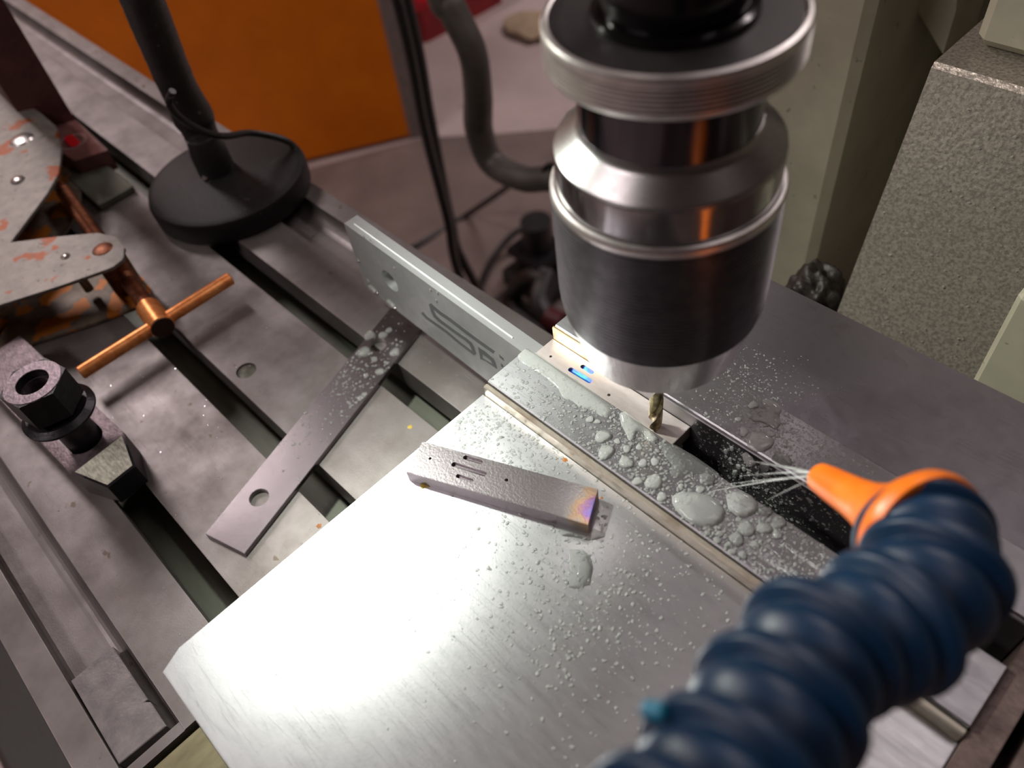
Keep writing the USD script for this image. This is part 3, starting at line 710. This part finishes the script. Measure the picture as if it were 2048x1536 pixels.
solo('dark_block', box(-0.445, -0.405, 0.0625, 0.083, 0.0001, 0.004, 0.0006), MAT['table_slot'], 'low dark block on the table between red bracket and lamp base', 'block')

# ------------------------------------------------------------------ lamp with round base and gooseneck
bc_ = np.array([-0.3575, 0.1155])
t = Thing('gooseneck_lamp', 'black work lamp with round base and thick gooseneck standing on the table', 'lamp', (*bc_, 0.0))
obj(t, 'base', place(lathe([(0, 0.0001), (0.0395, 0.0001), (0.0402, 0.0008), (0.0405, 0.0085), (0.0395, 0.0112), (0.036, 0.0125), (0.0, 0.0135)], 96), [*bc_, 0.0]), MAT['foam'])
pole0 = P(434, 340, 0.0128)
obj(t, 'socket', place(lathe([(0, 0), (0.0092, 0), (0.009, 0.012), (0.0075, 0.02), (0, 0.02)], 40), pole0 - [0, 0, 0.0005]), MAT['rubber'])
obj(t, 'screw', cyl(P(412, 358, 0.0133), P(412, 358, 0.0133) + [0.001, -0.0005, 0.0018], 0.0014), MAT['rivet'])
neck = [pole0 + [0, 0, 0.012]] + [PX(x, y, X) for x, y, X in ((392, 245, -0.368), (350, 160, -0.367), (315, 75, -0.364), (285, 0, -0.360), (255, -75, -0.355))]
top = neck[-1]
neck += [top + [0.012, -0.012, 0.04], top + [0.045, -0.03, 0.075], LAMP_POS + [-0.028, -0.006, 0.06], LAMP_POS + (LAMP_POS - LAMP_AIM) * 0.17]
path = spline(neck, 14)
s_ = np.arange(len(path))
ribs = 0.0086 + 0.0005 * (meshkit.fbm(np.column_stack([s_ * 0.4, s_ * 0, s_ * 0]), 3, 4) - 0.5) + 0.0010 * np.interp(s_, [0, 10, 16, 24, 60, 200], [-0.8, -0.4, 1.2, 0.1, 0.4, 0.4])
obj(t, 'gooseneck', tube(path, ribs, 20, smooth=False), MAT['rubber'])
wr = [P(583, 300, 0.004), PD(560, 275, 0.45), PD(505, 266, 0.43), PD(450, 272, 0.415), PD(405, 262, 0.405), PD(360, 235, 0.400), PD(338, 205, 0.395), PD(345, 182, 0.39)]
wr = [P(612, 352, 0.003), PD(598, 312, 0.437), PD(575, 283, 0.437)] + wr[2:]
obj(t, 'cable', tube(wr, 0.0016, 10, 10), MAT['rubber'])
zl = LAMP_POS - LAMP_AIM
zl /= np.linalg.norm(zl)
obj(t, 'head', place(lathe([(0.0, 0.030), (0.012, 0.030), (0.0165, 0.022), (0.0165, -0.0205), (0.0155, -0.0205), (0.0155, 0.003), (0, 0.003), (0, 0.030)], 48), LAMP_POS, zl), MAT['shade'])
L = UsdLux.DiskLight.Define(stage, t.path + '/bulb')
fr = frame_to(zl)
m4 = Gf.Matrix4d(*fr[:, 0], 0, *fr[:, 1], 0, *fr[:, 2], 0, *(LAMP_POS - t.loc), 1)
L.AddTransformOp().Set(m4)
L.CreateRadiusAttr(0.0085)
L.CreateIntensityAttr(LAMP_POWER)
L.CreateColorAttr(LAMP_COLOR)

# ------------------------------------------------------------------ drill chuck
AX = np.array([-0.0812, 0.1096])
t = Thing('drill_chuck', 'large keyless drill chuck of dark ribbed and polished steel above the vise', 'drill chuck', (*AX, 0.0862))
mm = lambda pr: [(r / 1e3, z / 1e3) for r, z in pr]
up = lambda pr, n=160: place(lathe(mm(pr), n), [*AX, 0.0])
obj(t, 'nose', up([(0, 86.6), (3.0, 86.6), (19.2, 86.2), (19.7, 86.8), (22.6, 99.4), (22.6, 101), (0, 101)]), MAT['chuck_nose'])
rib = [(0, 99.4), (22.4, 99.4), (22.8, 99.6)]
for k in range(31):
    z = 99.8 + k * 1.0
    r = 23.75 - 0.9 * max(0, 1 - (z - 99.4) / 8.0) ** 2
    rib += [(r, z), (r, z + 0.46), (r - 0.5, z + 0.56), (r - 0.5, z + 0.92)]
rib += [(23.7, 130.9), (23.7, 132.3), (23.6, 133.2), (23.3, 133.7), (22.9, 133.7), (22.9, 131), (0, 131)]
so = obj(t, 'sleeve', up(rib), MAT['chuck_dark'], label='dark ribbed sleeve')
obj(so, 'rim', up([(22.7, 131.8), (23.8, 131.8), (23.9, 132.1), (23.85, 133.0), (23.5, 133.6), (23.0, 133.8), (22.7, 133.7), (22.7, 131.8)]), MAT['chuck_collar'], label='bright rim of the sleeve')
obj(t, 'band', up([(0, 131.2), (22.5, 131.2), (22.6, 141.2), (22.4, 141.6), (0, 141.6)]), M('bright_polished_band', lin((152, 150, 152)), 0.15, 1.0, lin((140, 138, 140)), 500, stretch=(1, 1, 6), rvar=0.02), label='polished band')
obj(t, 'shoulder', up([(0, 141.5), (22.4, 141.5), (22.45, 142.0), (22.2, 142.4), (18.4, 145.6), (17.7, 146.4), (17.5, 147.4), (0, 147.4)]), MAT['chuck'], label='polished sloping shoulder')
obj(t, 'neck', up([(0, 146), (17.4, 146), (17.4, 160), (0, 160)]), M('dark_polished_neck', lin((84, 82, 88)), 0.16, 1.0, lin((74, 72, 78)), 300, stretch=(1, 1, 0.1)))
col = [(0, 159.4), (21.6, 159.4), (22.6, 159.8), (22.95, 160.4)]
for k in range(6):
    z = 160.6 + k * 0.84
    col += [(23.05, z), (23.05, z + 0.36), (22.5, z + 0.46), (22.5, z + 0.74)]
col += [(23.0, 165.5), (23.0, 166.6), (22.7, 167.2), (22.0, 167.4), (21.6, 167.2), (21.4, 166.6), (0, 166.6)]
co = obj(t, 'collar', up(col), MAT['chuck_collar'], label='ribbed satin collar')
obj(co, 'collar_face', up([(0, 166.2), (21.35, 166.2), (21.35, 166.9), (14, 167.0), (0, 167.0)]), MAT['chuck_face'], label='dull black top face')
so = obj(t, 'spindle', up([(0, 166.5), (12.6, 166.5), (12.6, 177.5), (0, 177.5)]), MAT['spindle'])
obj(so, 'spindle_ring', up([(12.4, 166.8), (14.2, 166.8), (14.5, 167.6), (14.2, 168.3), (13.4, 168.6), (12.4, 168.4), (12.4, 166.8)]), MAT['spindle'])
obj(t, 'quill', up([(0, 177.2), (13.6, 177.2), (13.6, 215), (0, 215)]), MAT['chuck_collar'])

# ------------------------------------------------------------------ drill bit: twisted two-flute section with a pointed tip
RD = 0.00195
cs = Point(0, 0).buffer(RD, 24)
for s in (1, -1):
    cs = cs.difference(Point(s * RD * 0.95, s * RD * 0.1).buffer(RD * 0.6, 16))
cs = cs.union(Point(0, 0).buffer(RD * 0.3, 12))
cs = cs if cs.geom_type == 'Polygon' else max(cs.geoms, key=lambda g: g.area)
dm = manifold3d.Manifold.extrude(manifold3d.CrossSection([np.array(cs.exterior.coords)[:-1]], manifold3d.FillRule.EvenOdd), 0.0395, 110, 560.0, (1.0, 1.0))
dm = dm ^ (manifold3d.Manifold.cylinder(0.0011, 0.0002, RD * 1.02, 32) + manifold3d.Manifold.cylinder(0.0395, RD * 1.02, RD * 1.02, 32).translate((0, 0, 0.00109)))
solo('drill_bit', dm.translate((AX[0], AX[1], zw + 0.0002)), MAT['drill'], 'gold-toned twist drill bit touching the clamped bar under the chuck', 'drill bit', smooth=50)

# ------------------------------------------------------------------ blue segmented hose with orange nozzle
HOSE = [PD(1845, 1075, 0.1470), PD(1868, 1142, 0.1385), PD(1782, 1240, 0.1290), PD(1642, 1292, 0.1205), PD(1560, 1405, 0.1120), PD(1465, 1545, 0.1030), PD(1355, 1700, 0.0945), PD(1200, 1880, 0.0860), PD(1000, 2100, 0.0800), PD(740, 2340, 0.0770)]
tip = PD(1637, 953, 0.1660)
t = Thing('coolant_hose', 'blue segmented coolant hose with orange nozzle reaching in at the lower right', 'hose', HOSE[-1])
nd = tip - HOSE[0]
LN = np.linalg.norm(nd)
prof = [(0.0112, -0.0015), (0.0116, 0.0), (0.0114, 0.0012), (0.0098, 0.0035), (0.0076, 0.0062), (0.0056, 0.0095), (0.0044, 0.0130), (0.0038, 0.0170), (0.0033, LN - 0.004), (0.0029, LN - 0.0005), (0.0025, LN), (0.0017, LN), (0.0016, LN - 0.006), (0.006, 0.004), (0.0095, -0.0015), (0.0112, -0.0015)]
obj(t, 'nozzle', place(lathe(prof, 64), HOSE[0], nd), MAT['orange'], 60, label='orange flared nozzle')
seg = np.array(HOSE)
AIMS = [(-0.6, -0.35), (-0.12, -0.9), (0.46, -0.88), (0.57, -0.82), (0.42, -0.9), (0.3, -0.95), (0.5, -0.8), (0.6, -0.75), (0.7, -0.7)]
for k in range(len(HOSE) - 1):
    d = seg[k + 1] - seg[k]
    L_ = np.linalg.norm(d)
    ix, iy = AIMS[k]
    look = (seg[k] - CAM) / np.linalg.norm(seg[k] - CAM)
    ax3 = d / L_ - 0.55 * (RIGHT * ix + DOWN * iy + look * 0.8) / 1.3
    q_ = L_ * 1.12
    r = 0.0110
    pr = [(0.0078, -0.0006)] + [(r * f_, g_ * q_) for f_, g_ in ((0.88, -0.04), (0.97, -0.03), (1.0, 0.0), (1.0, 0.10), (0.975, 0.145), (0.87, 0.175), (0.82, 0.205), (0.82, 0.23), (0.87, 0.29), (0.90, 0.37), (0.885, 0.47), (0.82, 0.58), (0.74, 0.68), (0.67, 0.78), (0.625, 0.88), (0.61, 1.0))] + [(0.006, 1.02 * q_), (0.006, 0.5 * q_), (0.0078, -0.0006)]
    obj(t, 'segment', place(lathe(pr, 64), seg[k], ax3), MAT['hose'], 50)
kb = PD(1286, 1418, 0.0985)
obj(t, 'valve_tab', cyl(kb, PD(1330, 1425, 0.0975), 0.0011, 20, 0.0003), MAT['teal'], label='small teal tab')

# ------------------------------------------------------------------ coolant: puddles, drops, film, jets and spray


def dome(outline, z, h, step=None, edge=0.6):
    """A drop of the given outline: rises steeply at its rim and flattens, closed below."""
    p = Polygon(outline).buffer(0)
    p = p if p.geom_type == 'Polygon' else max(p.geoms, key=lambda g: g.area)
    r0 = math.sqrt(p.area / PI)
    p = p.buffer(r0 * 0.12).buffer(-r0 * 0.24).buffer(r0 * 0.12) if p.area > 4e-6 else p
    p = p if p.geom_type == 'Polygon' else max(p.geoms, key=lambda g: g.area)
    rings, ds, k = [], [], 0
    w = max(r0 * 0.9, 1e-5)
    for fr_ in (0, 0.04, 0.1, 0.2, 0.34, 0.52, 0.75):
        qq = p.buffer(-fr_ * w)
        for g in ([qq] if qq.geom_type == 'Polygon' else list(qq.geoms)):
            if g.is_empty:
                continue
            n = max(8, int(g.length / (0.16 * r0)))
            for s in np.linspace(0, g.length, n, endpoint=False):
                c = g.exterior.interpolate(s)
                rings.append((c.x, c.y))
                ds.append(fr_)
    rings.append(tuple(p.representative_point().coords[0]))
    ds.append(0.9)
    xy, ds = np.array(rings), np.array(ds)
    tri = Delaunay(xy).simplices
    keep = [k for k, s in enumerate(tri) if p.buffer(r0 * 0.01).contains(Point(*xy[s].mean(0)))]
    tri = tri[keep]
    a = xy[tri]
    e1_, e2_ = a[:, 1] - a[:, 0], a[:, 2] - a[:, 0]
    area = e1_[:, 0] * e2_[:, 1] - e1_[:, 1] * e2_[:, 0]
    tri = np.where(area[:, None] < 0, tri[:, ::-1], tri)
    zz = z + h * (1 - (1 - np.minimum(ds / 0.75, 1)) ** 3) ** edge
    top = np.column_stack([xy, zz])
    bot = np.column_stack([xy, np.full(len(xy), z + 0.00001)])
    n = len(xy)
    return trimesh.Trimesh(np.vstack([top, bot]), np.vstack([tri, tri[:, ::-1] + n]), process=False)


def crop(ox, oy, s, pts):
    return [(ox + s * a, oy + s * b) for a, b in pts]


def puddle(pts, z, h, mat, label, name='coolant_puddle', group=None):
    w = np.array([P(a, b, z)[:2] for a, b in pts])
    solo(name, dome(w, z + 0.00002, h), MAT[mat], label, 'puddle' if name == 'coolant_puddle' else 'droplet', group, smooth=70)


C7 = lambda *p: crop(960, 560, 0.30273, p)
C10 = lambda *p: crop(1150, 780, 0.30273, p)
C9 = lambda *p: crop(750, 840, 0.24414, p)
puddle(C7((240, 505), (300, 452), (370, 482), (470, 548), (560, 612), (700, 702), (760, 745), (860, 822), (885, 850), (868, 882), (835, 918), (790, 895), (740, 860), (660, 842), (610, 800), (545, 778), (520, 725), (450, 655), (390, 615), (350, 588), (280, 550)), HJ, 0.0007, 'milk', 'long milky coolant puddle along the left back edge of the near jaw strip')
puddle(C7((920, 880), (965, 866), (1020, 905), (1075, 955), (1150, 1010), (1185, 1055), (1150, 1085), (1100, 1062), (1078, 1010), (1040, 1005), (1015, 1055), (985, 1072), (968, 1025), (930, 950)), HJ, 0.0009, 'milk', 'milky tongue of coolant in front of the drill tip')
puddle(C7((1175, 1060), (1290, 1090), (1420, 1165), (1520, 1235), (1600, 1295), (1640, 1335), (1560, 1300), (1480, 1275), (1400, 1290), (1300, 1310), (1250, 1280), (1270, 1225), (1215, 1160)), HJ, 0.0003, 'film', 'thin hazy coolant film along the near jaw strip right of the drill')
puddle(C10((640, 700), (700, 672), (800, 675), (900, 702), (960, 748), (994, 800), (982, 862), (930, 900), (860, 907), (780, 892), (720, 852), (670, 800), (640, 745)), HJ, 0.0013, 'milk', 'largest oval milky drop on the near jaw strip')
puddle(C10((998, 700), (1040, 672), (1110, 668), (1170, 702), (1212, 752), (1200, 808), (1140, 840), (1070, 835), (1012, 790)), HJ, 0.0012, 'milk', 'second largest milky drop on the near jaw strip, right of the largest')
puddle(C10((1205, 788), (1250, 765), (1300, 782), (1310, 820), (1270, 840), (1214, 815)), HJ, 0.0006, 'film', 'flat clear drop at the right tail of the second largest milky drop')
puddle(C10((820, 560), (870, 538), (920, 555), (938, 595), (915, 632), (860, 638), (825, 605)), HJ, 0.0006, 'film', 'flat clear drop above the largest milky drop on the near jaw')
puddle(C10((1240, 62), (1290, 62), (1340, 90), (1368, 132), (1350, 175), (1365, 222), (1330, 266), (1280, 236), (1240, 212), (1180, 206), (1128, 160), (1150, 152), (1200, 186), (1252, 180), (1262, 130), (1236, 100)), HJ, 0.0008, 'milk', 'curled coolant puddle on the far jaw strip right of the chuck')
puddle(C10((1133, 330), (1160, 285), (1222, 275), (1282, 296), (1322, 342), (1300, 382), (1240, 413), (1180, 406), (1138, 380)), HJ, 0.0012, 'milk', 'large round milky drop on the far jaw strip')
puddle(C10((1100, 425), (1130, 412), (1175, 450), (1195, 490), (1160, 510), (1118, 480)), HJ, 0.0009, 'milk', 'small oval milky drop at the front edge of the far jaw strip')
puddle(C10((1300, 440), (1340, 402), (1400, 420), (1440, 472), (1420, 530), (1350, 512), (1298, 470)), HJ, 0.0005, 'film', 'flat hazy drop on the far jaw strip near the orange nozzle')
puddle(C10((1090, 250), (1115, 244), (1156, 275), (1122, 312), (1094, 300)), HJ, 0.0007, 'milk', 'small three-cornered milky drop on the far jaw strip')
puddle(C9((330, 520), (420, 572), (520, 592), (620, 602), (760, 642), (800, 672), (880, 670), (960, 680), (1010, 712), (1080, 702), (1160, 752), (1200, 790), (1290, 790), (1400, 842), (1480, 882), (1530, 952), (1650, 962), (1760, 992), (1880, 962), (1900, 930), (1780, 890), (1690, 850), (1000, 650), (400, 490)), HP, 0.0005, 'film', 'scalloped film of clear coolant along the front of the small slotted bar')
puddle(C9((1590, 1060), (1700, 1060), (1760, 1110), (1790, 1200), (1770, 1300), (1690, 1390), (1580, 1370), (1600, 1230)), HP, 0.00014, 'film', 'clear coolant film on the vise plate below the heat-tinted bar end')
puddle(C10((30, 1120), (80, 1090), (120, 1180), (100, 1290), (40, 1300), (10, 1220)), HP, 0.0003, 'film', 'faint clear coolant film at the right of the scratched vise plate')

NTH = ['first', 'second', 'third', 'fourth', 'fifth', 'sixth', 'seventh', 'eighth', 'ninth', 'tenth', 'eleventh', 'twelfth', 'thirteenth', 'fourteenth', 'fifteenth', 'sixteenth', 'seventeenth', 'eighteenth', 'nineteenth', 'twentieth', 'twenty-first', 'twenty-second']


def nth_from_left(xs, x):
    return NTH[sorted(xs).index(x)]




def drop_at(x, y, r, label, mat='milk', sy=1.0, rot=0.0, group=None, z=HJ, h=0.42):
    c = P(x, y, z)
    k = r / FPX * np.linalg.norm(c - CAM) * 1.15
    a = np.linspace(0, 2 * PI, 20, endpoint=False)
    w = 1 + 0.09 * np.sin(2 * a + x) + 0.07 * np.sin(3 * a + y)
    o = np.column_stack([np.cos(a) * w * k, np.sin(a) * w * k * sy]) @ np.array([[math.cos(rot), math.sin(rot)], [-math.sin(rot), math.cos(rot)]]) + c[:2]
    solo('coolant_drop', dome(o, z + 0.00002, k * h), MAT[mat], label, 'droplet', group, smooth=70)


S10 = 0.30273
near = [(185, 310, 46, 1, 'round milky drop with bright glint near the left of the droplet field'), (280, 340, 20), (345, 390, 26), (425, 380, 20), (205, 412, 44, 1.2, 'ragged milky drop left of the drill on the near jaw strip'), (340, 480, 42, 1, 'tilted oval drop at mid near jaw strip'), (450, 485, 28), (530, 475, 27),
        (522, 610, 44, 1.35, 'tall milky drop above the left end of the largest drop'), (415, 605, 30), (575, 708, 31), (1132, 918, 48, 1, 'round clear drop below the second largest milky drop'), (1250, 915, 38, 1, 'bean-shaped clear drop right of the round clear drop'), (1345, 875, 42, 1, 'round clear drop nearest the gap end of the near jaw'), (1070, 985, 40, 1, 'hazy round drop lowest of the larger ones on the near jaw'), (1338, 955, 28), (943, 993, 22), (1015, 1020, 18), (1040, 1070, 22), (880, 945, 17), (1085, 860, 19), (960, 950, 20), (1190, 1022, 25), (100, 195, 24), (150, 210, 18), (700, 635, 16), (830, 660, 24), (1110, 1090, 25)]
small = [n_[0] + n_[1] / 1e4 for n_ in near if len(n_) <= 4]
for it in near:
    x, y = 1150 + S10 * it[0], 780 + S10 * it[1]
    one = len(it) > 4
    drop_at(x, y, it[2] * S10, it[4] if one else f'{nth_from_left(small, it[0] + it[1] / 1e4)} small round drop from the left on the near jaw strip', 'milk' if it[1] < 720 else 'drop', it[3] if one else 1.0, 0.4, None if one else 'small drops on the near jaw strip')
FAR = ((1180, 102, 27), (1080, 195, 18), (1290, 290, 22), (1210, 265, 14), (1340, 300, 14))
for x, y, r in FAR:
    drop_at(1150 + S10 * x, 780 + S10 * y, r * S10, f'{nth_from_left([w[0] for w in FAR], x)} small drop from the left around the curled puddle on the far jaw strip', 'milk', group='small drops on the far jaw strip')
# drops clinging to the upright face of the far jaw, inside the gap
CLING = ((1000, 405, 20), (1040, 385, 18), (1085, 505, 20), (1255, 505, 36), (1120, 520, 18), (1060, 545, 20), (1150, 550, 16), (1210, 560, 14), (1100, 575, 14), (1030, 455, 14), (1180, 600, 13), (1270, 570, 13), (1340, 540, 16))
CLING = [w for w in CLING if PY(1150 + S10 * w[0], 780 + S10 * w[1], 0.1164)[2] < HJ - 0.0008]
for x, y, r in CLING:
    c = PY(1150 + S10 * x, 780 + S10 * y, 0.1164)
    k = r * S10 / FPX * np.linalg.norm(c - CAM) * 1.1
    a = np.linspace(0, 2 * PI, 20, endpoint=False)
    dmesh = dome(np.column_stack([np.cos(a) * k * 0.9, np.sin(a) * k * 1.2]), 0, k * 0.5)
    vv = np.asarray(dmesh.vertices)
    vv = np.column_stack([vv[:, 0] + c[0], 0.1163 - vv[:, 2], vv[:, 1] + c[2]])
    solo('clinging_drop', trimesh.Trimesh(vv, dmesh.faces, process=False), MAT['milk'], f'{nth_from_left([w[0] for w in CLING], x)} drop from the left clinging to the upright far jaw face in the gap', 'droplet', 'drops clinging in the jaw gap', smooth=70)
# drops on the flat strip around its upper hole, and on the engraved plate
ONSTRIP = ((740, 672, 10), (766, 671, 8), (728, 705, 12), (790, 705, 9), (760, 744, 8), (724, 708, 5), (749, 719, 6), (732, 752, 5), (721, 797, 6), (729, 789, 5), (778, 661, 6))
for x, y, r in ONSTRIP:
    drop_at(x, y, r, f'{nth_from_left([w[0] for w in ONSTRIP], x)} clear droplet from the left near the upper hole of the flat strip', 'drop', group='droplets on the flat strip', z=zs, h=0.6)
ONPLATE = ((746, 578, 10, 2.0), (783, 608, 10, 2.0), (716, 520, 5, 1.6), (737, 561, 5, 1.2), (861, 580, 4, 1), (875, 586, 4, 1), (873, 601, 4, 1), (789, 536, 4, 1), (728, 473, 3, 1), (741, 480, 3, 1))
for x, y, r, sx in ONPLATE:
    c = PY(x, y, YF)
    k = r / FPX * np.linalg.norm(c - CAM)
    a = np.linspace(0, 2 * PI, 20, endpoint=False)
    dmesh = dome(np.column_stack([np.cos(a) * k * sx * 0.8, np.sin(a) * k]), 0, k * 0.5)
    vv = np.asarray(dmesh.vertices)
    vv = np.column_stack([vv[:, 0] + c[0], YF - 0.00002 - vv[:, 2], vv[:, 1] + c[2]])
    solo('plate_drop', trimesh.Trimesh(vv, dmesh.faces, process=False), MAT['drop'], f'{nth_from_left([w[0] for w in ONPLATE], x)} clear droplet from the left clinging to the engraved plate', 'droplet', 'droplets on the engraved plate', smooth=70)

# fine spray: far too many beads to count
PROTO = []
for k in range(3):
    a = np.linspace(0, 2 * PI, 12, endpoint=False)
    w = 1 + 0.14 * np.sin(2 * a + 2 * k) + 0.1 * np.sin(3 * a + k)
    PROTO.append(dome(np.column_stack([np.cos(a) * w, np.sin(a) * w * (0.75 + 0.12 * k)]), 0, 0.5))


def spray(name, pts, radii, mat, label, normal=None, cat='droplets'):
    path = numbered('/World/' + name)
    pi = UsdGeom.PointInstancer.Define(stage, path)
    for k, m in enumerate(PROTO):
        usdkit.mesh(stage, f'{path}/bead_{k:03d}' if k else f'{path}/bead', m, MAT[mat], True)
        pi.CreatePrototypesRel().AddTarget(f'{path}/bead_{k:03d}' if k else f'{path}/bead')
    n = len(pts)
    pi.CreatePositionsAttr(Vt.Vec3fArray.FromNumpy(np.asarray(pts, np.float32)))
    pi.CreateScalesAttr(Vt.Vec3fArray.FromNumpy(np.repeat(np.asarray(radii, np.float32)[:, None], 3, 1)))
    pi.CreateProtoIndicesAttr(Vt.IntArray.FromNumpy(RNG.integers(0, 3, n).astype(np.int32)))
    ang = RNG.uniform(0, 2 * PI, n)
    if normal is None:
        qs = [Gf.Quath(float(math.cos(x / 2)), 0, 0, float(math.sin(x / 2))) for x in ang]
    else:                                                            # beads on an upright face that looks to -y
        q0 = Gf.Rotation(Gf.Vec3d(0, 0, 1), Gf.Vec3d(*normal))
        qs = []
        for x in ang:
            q_ = (Gf.Rotation(Gf.Vec3d(0, 0, 1), math.degrees(x)) * q0).GetQuat()
            qs.append(Gf.Quath(float(q_.GetReal()), *map(float, q_.GetImaginary())))
    pi.CreateOrientationsAttr(Vt.QuathArray(qs))
    tag(pi.GetPrim(), label, cat, None, 'stuff')


def scatter(n, x0, x1, y0, y1, density, z, r0, r1, keep=lambda x, y: True):
    out, rad = [], []
    while len(out) < n:
        x, y = RNG.uniform(x0, x1), RNG.uniform(y0, y1)
        if RNG.uniform() < density(x, y) and keep(x, y):
            out.append((x, y, z + 0.00001))
            rad.append(r0 + (r1 - r0) * RNG.uniform() ** 3)
    return np.array(out), np.array(rad)


g2 = lambda x, y, cx, cy, sx, sy_: math.exp(-((x - cx) / sx) ** 2 - ((y - cy) / sy_) ** 2)
spray('fine_spray', *scatter(3600, VX0, -0.005, 0.0882, 0.1048, lambda x, y: 0.15 + g2(x, y, -0.06, 0.097, 0.045, 0.05), HJ, 0.00012, 0.00065), 'drop', 'fine spray of beads all over the near jaw strip')
spray('fine_spray', *scatter(1500, -0.085, 0.0, 0.1180, 0.1338, lambda x, y: g2(x, y, -0.05, 0.126, 0.018, 0.03), HJ, 0.00010, 0.00045), 'drop', 'fine spray of beads on the far jaw strip right of the chuck')
bar_poly = Polygon(corners).buffer(0.0004)
spray('fine_spray', *scatter(2600, -0.127, 0.0, -0.01, 0.0855, lambda x, y: 0.01 + 0.6 * g2(x, y, -0.062, 0.06, 0.022, 0.022) + 0.9 * g2(x, y, -0.115, 0.082, 0.03, 0.018), HP, 0.00010, 0.0006, lambda x, y: not bar_poly.contains(Point(x, y))), 'drop', 'spray of beads on the scratched plate between small bar and jaw step')
spray('fine_spray', *scatter(700, -0.11, -0.02, 0.1345, 0.16, lambda x, y: g2(x, y, -0.075, 0.137, 0.02, 0.012), HP, 0.00012, 0.0004), 'drop', 'fine beads on the dark rear plate along the far jaw strip')
pts, rad = scatter(900, -0.072, -0.02, 0.02, 0.0505, lambda x, y: g2(x, y, -0.05, 0.05, 0.018, 0.02), 0, 0.00012, 0.0006)
spray('fine_spray', np.column_stack([pts[:, 0], np.full(len(pts), 0.11635), pts[:, 1]]), rad, 'drop', 'fine beads on the upright far jaw face inside the dark gap', (0, -1, 0))
spolyS = sp.buffer(-0.0006)
spray('fine_spray', *scatter(420, -0.26, -0.17, 0.0, 0.12, lambda x, y: g2(x, y, -0.207, 0.075, 0.03, 0.024), zs, 0.00015, 0.00075, lambda x, y: spolyS.contains(Point(x, y))), 'drop', 'fine beads on the middle of the flat strip')
slot_ok = lambda x, y: all(abs(y - s) > 0.0062 for s in SLOTS) and -0.038 < y < 0.1175 and not sp.buffer(0.001).contains(Point(x, y))
spray('fine_spray', *scatter(260, -0.42, -0.13, -0.036, 0.117, lambda x, y: 0.6, 0.0, 0.00012, 0.0005, slot_ok), 'drop', 'scattered tiny beads and chips on the bare table top')
pts, rad = scatter(420, -0.083, 0.02, -0.05, 0.0895, lambda x, y: 0.7, 0, 0.0002, 0.0007)
spray('fine_spray', np.column_stack([pts[:, 0], 0.2218 + (pts[:, 1] + 0.06) * (0.031 / 0.1485) - 0.0002, pts[:, 1]]), rad, 'drop', 'glinting beads on the dark sheet cover of the column', (0, -1, 0))
pts, rad = scatter(120, TX0 + 0.2, -0.42, 0.1375, 0.1465, lambda x, y: 1, 0, 0.0003, 0.0012)
spray('fine_spray', pts, rad, 'drop', 'beads along the rear rail of the table at the far left')

# jets of coolant from the nozzle towards the gap
t = Thing('coolant_jets', 'thin white jets of coolant spraying from the orange nozzle across the gap', 'coolant spray', tip)
for (x, y, dpt), r in (((1500, 922, 0.198), 0.00030), ((1480, 952, 0.205), 0.00020), ((1425, 982, 0.214), 0.00018), ((1535, 1000, 0.195), 0.00014), ((1455, 968, 0.208), 0.00014)):
    e = PD(x, y, dpt)
    s0 = tip + nd / LN * 0.0006 + RNG.normal(0, 0.0004, 3)
    obj(t, 'jet', tube([s0, s0 * 0.66 + e * 0.34 + [0, 0, 0.0004], s0 * 0.33 + e * 0.67 + [0, 0, 0.0003], e], [r * 1.2, r, r * 0.8, r * 0.3], 8), MAT['jet'])

# rust and coolant stains
for k, (x, y, r, z, mt, lab) in enumerate(((1130, 920, 5, HP, 'rust', 'small orange rust fleck on the vise plate near the jaw step'), (1203, 996, 3, HP, 'rust', 'tiny brown rust fleck beside the heat-tinted bar end'), (820, 854, 5, 0.0, 'yellow', 'faint yellow stain on the table between slot and vise plate'), (638, 1052, 5, 0.0, 'rust', 'orange fleck on the table at the edge of the vise plate'), (851, 964, 14, HP, 'yellow', 'yellow stain at the left end of the small slotted bar'))):
    c = P(x, y, z)
    k_ = r / FPX * np.linalg.norm(c - CAM)
    a = np.linspace(0, 2 * PI, 24, endpoint=False)
    w = 1 + 0.10 * np.sin(3 * a + k) + 0.14 * np.sin(5 * a + 2 * k) + 0.1 * np.sin(8 * a + k)
    solo('stain', dome(np.column_stack([c[0] + k_ * w * np.cos(a), c[1] + k_ * w * np.sin(a)]), z + 0.00001, k_ * 0.12), MAT[mt], lab, 'stain', smooth=70)
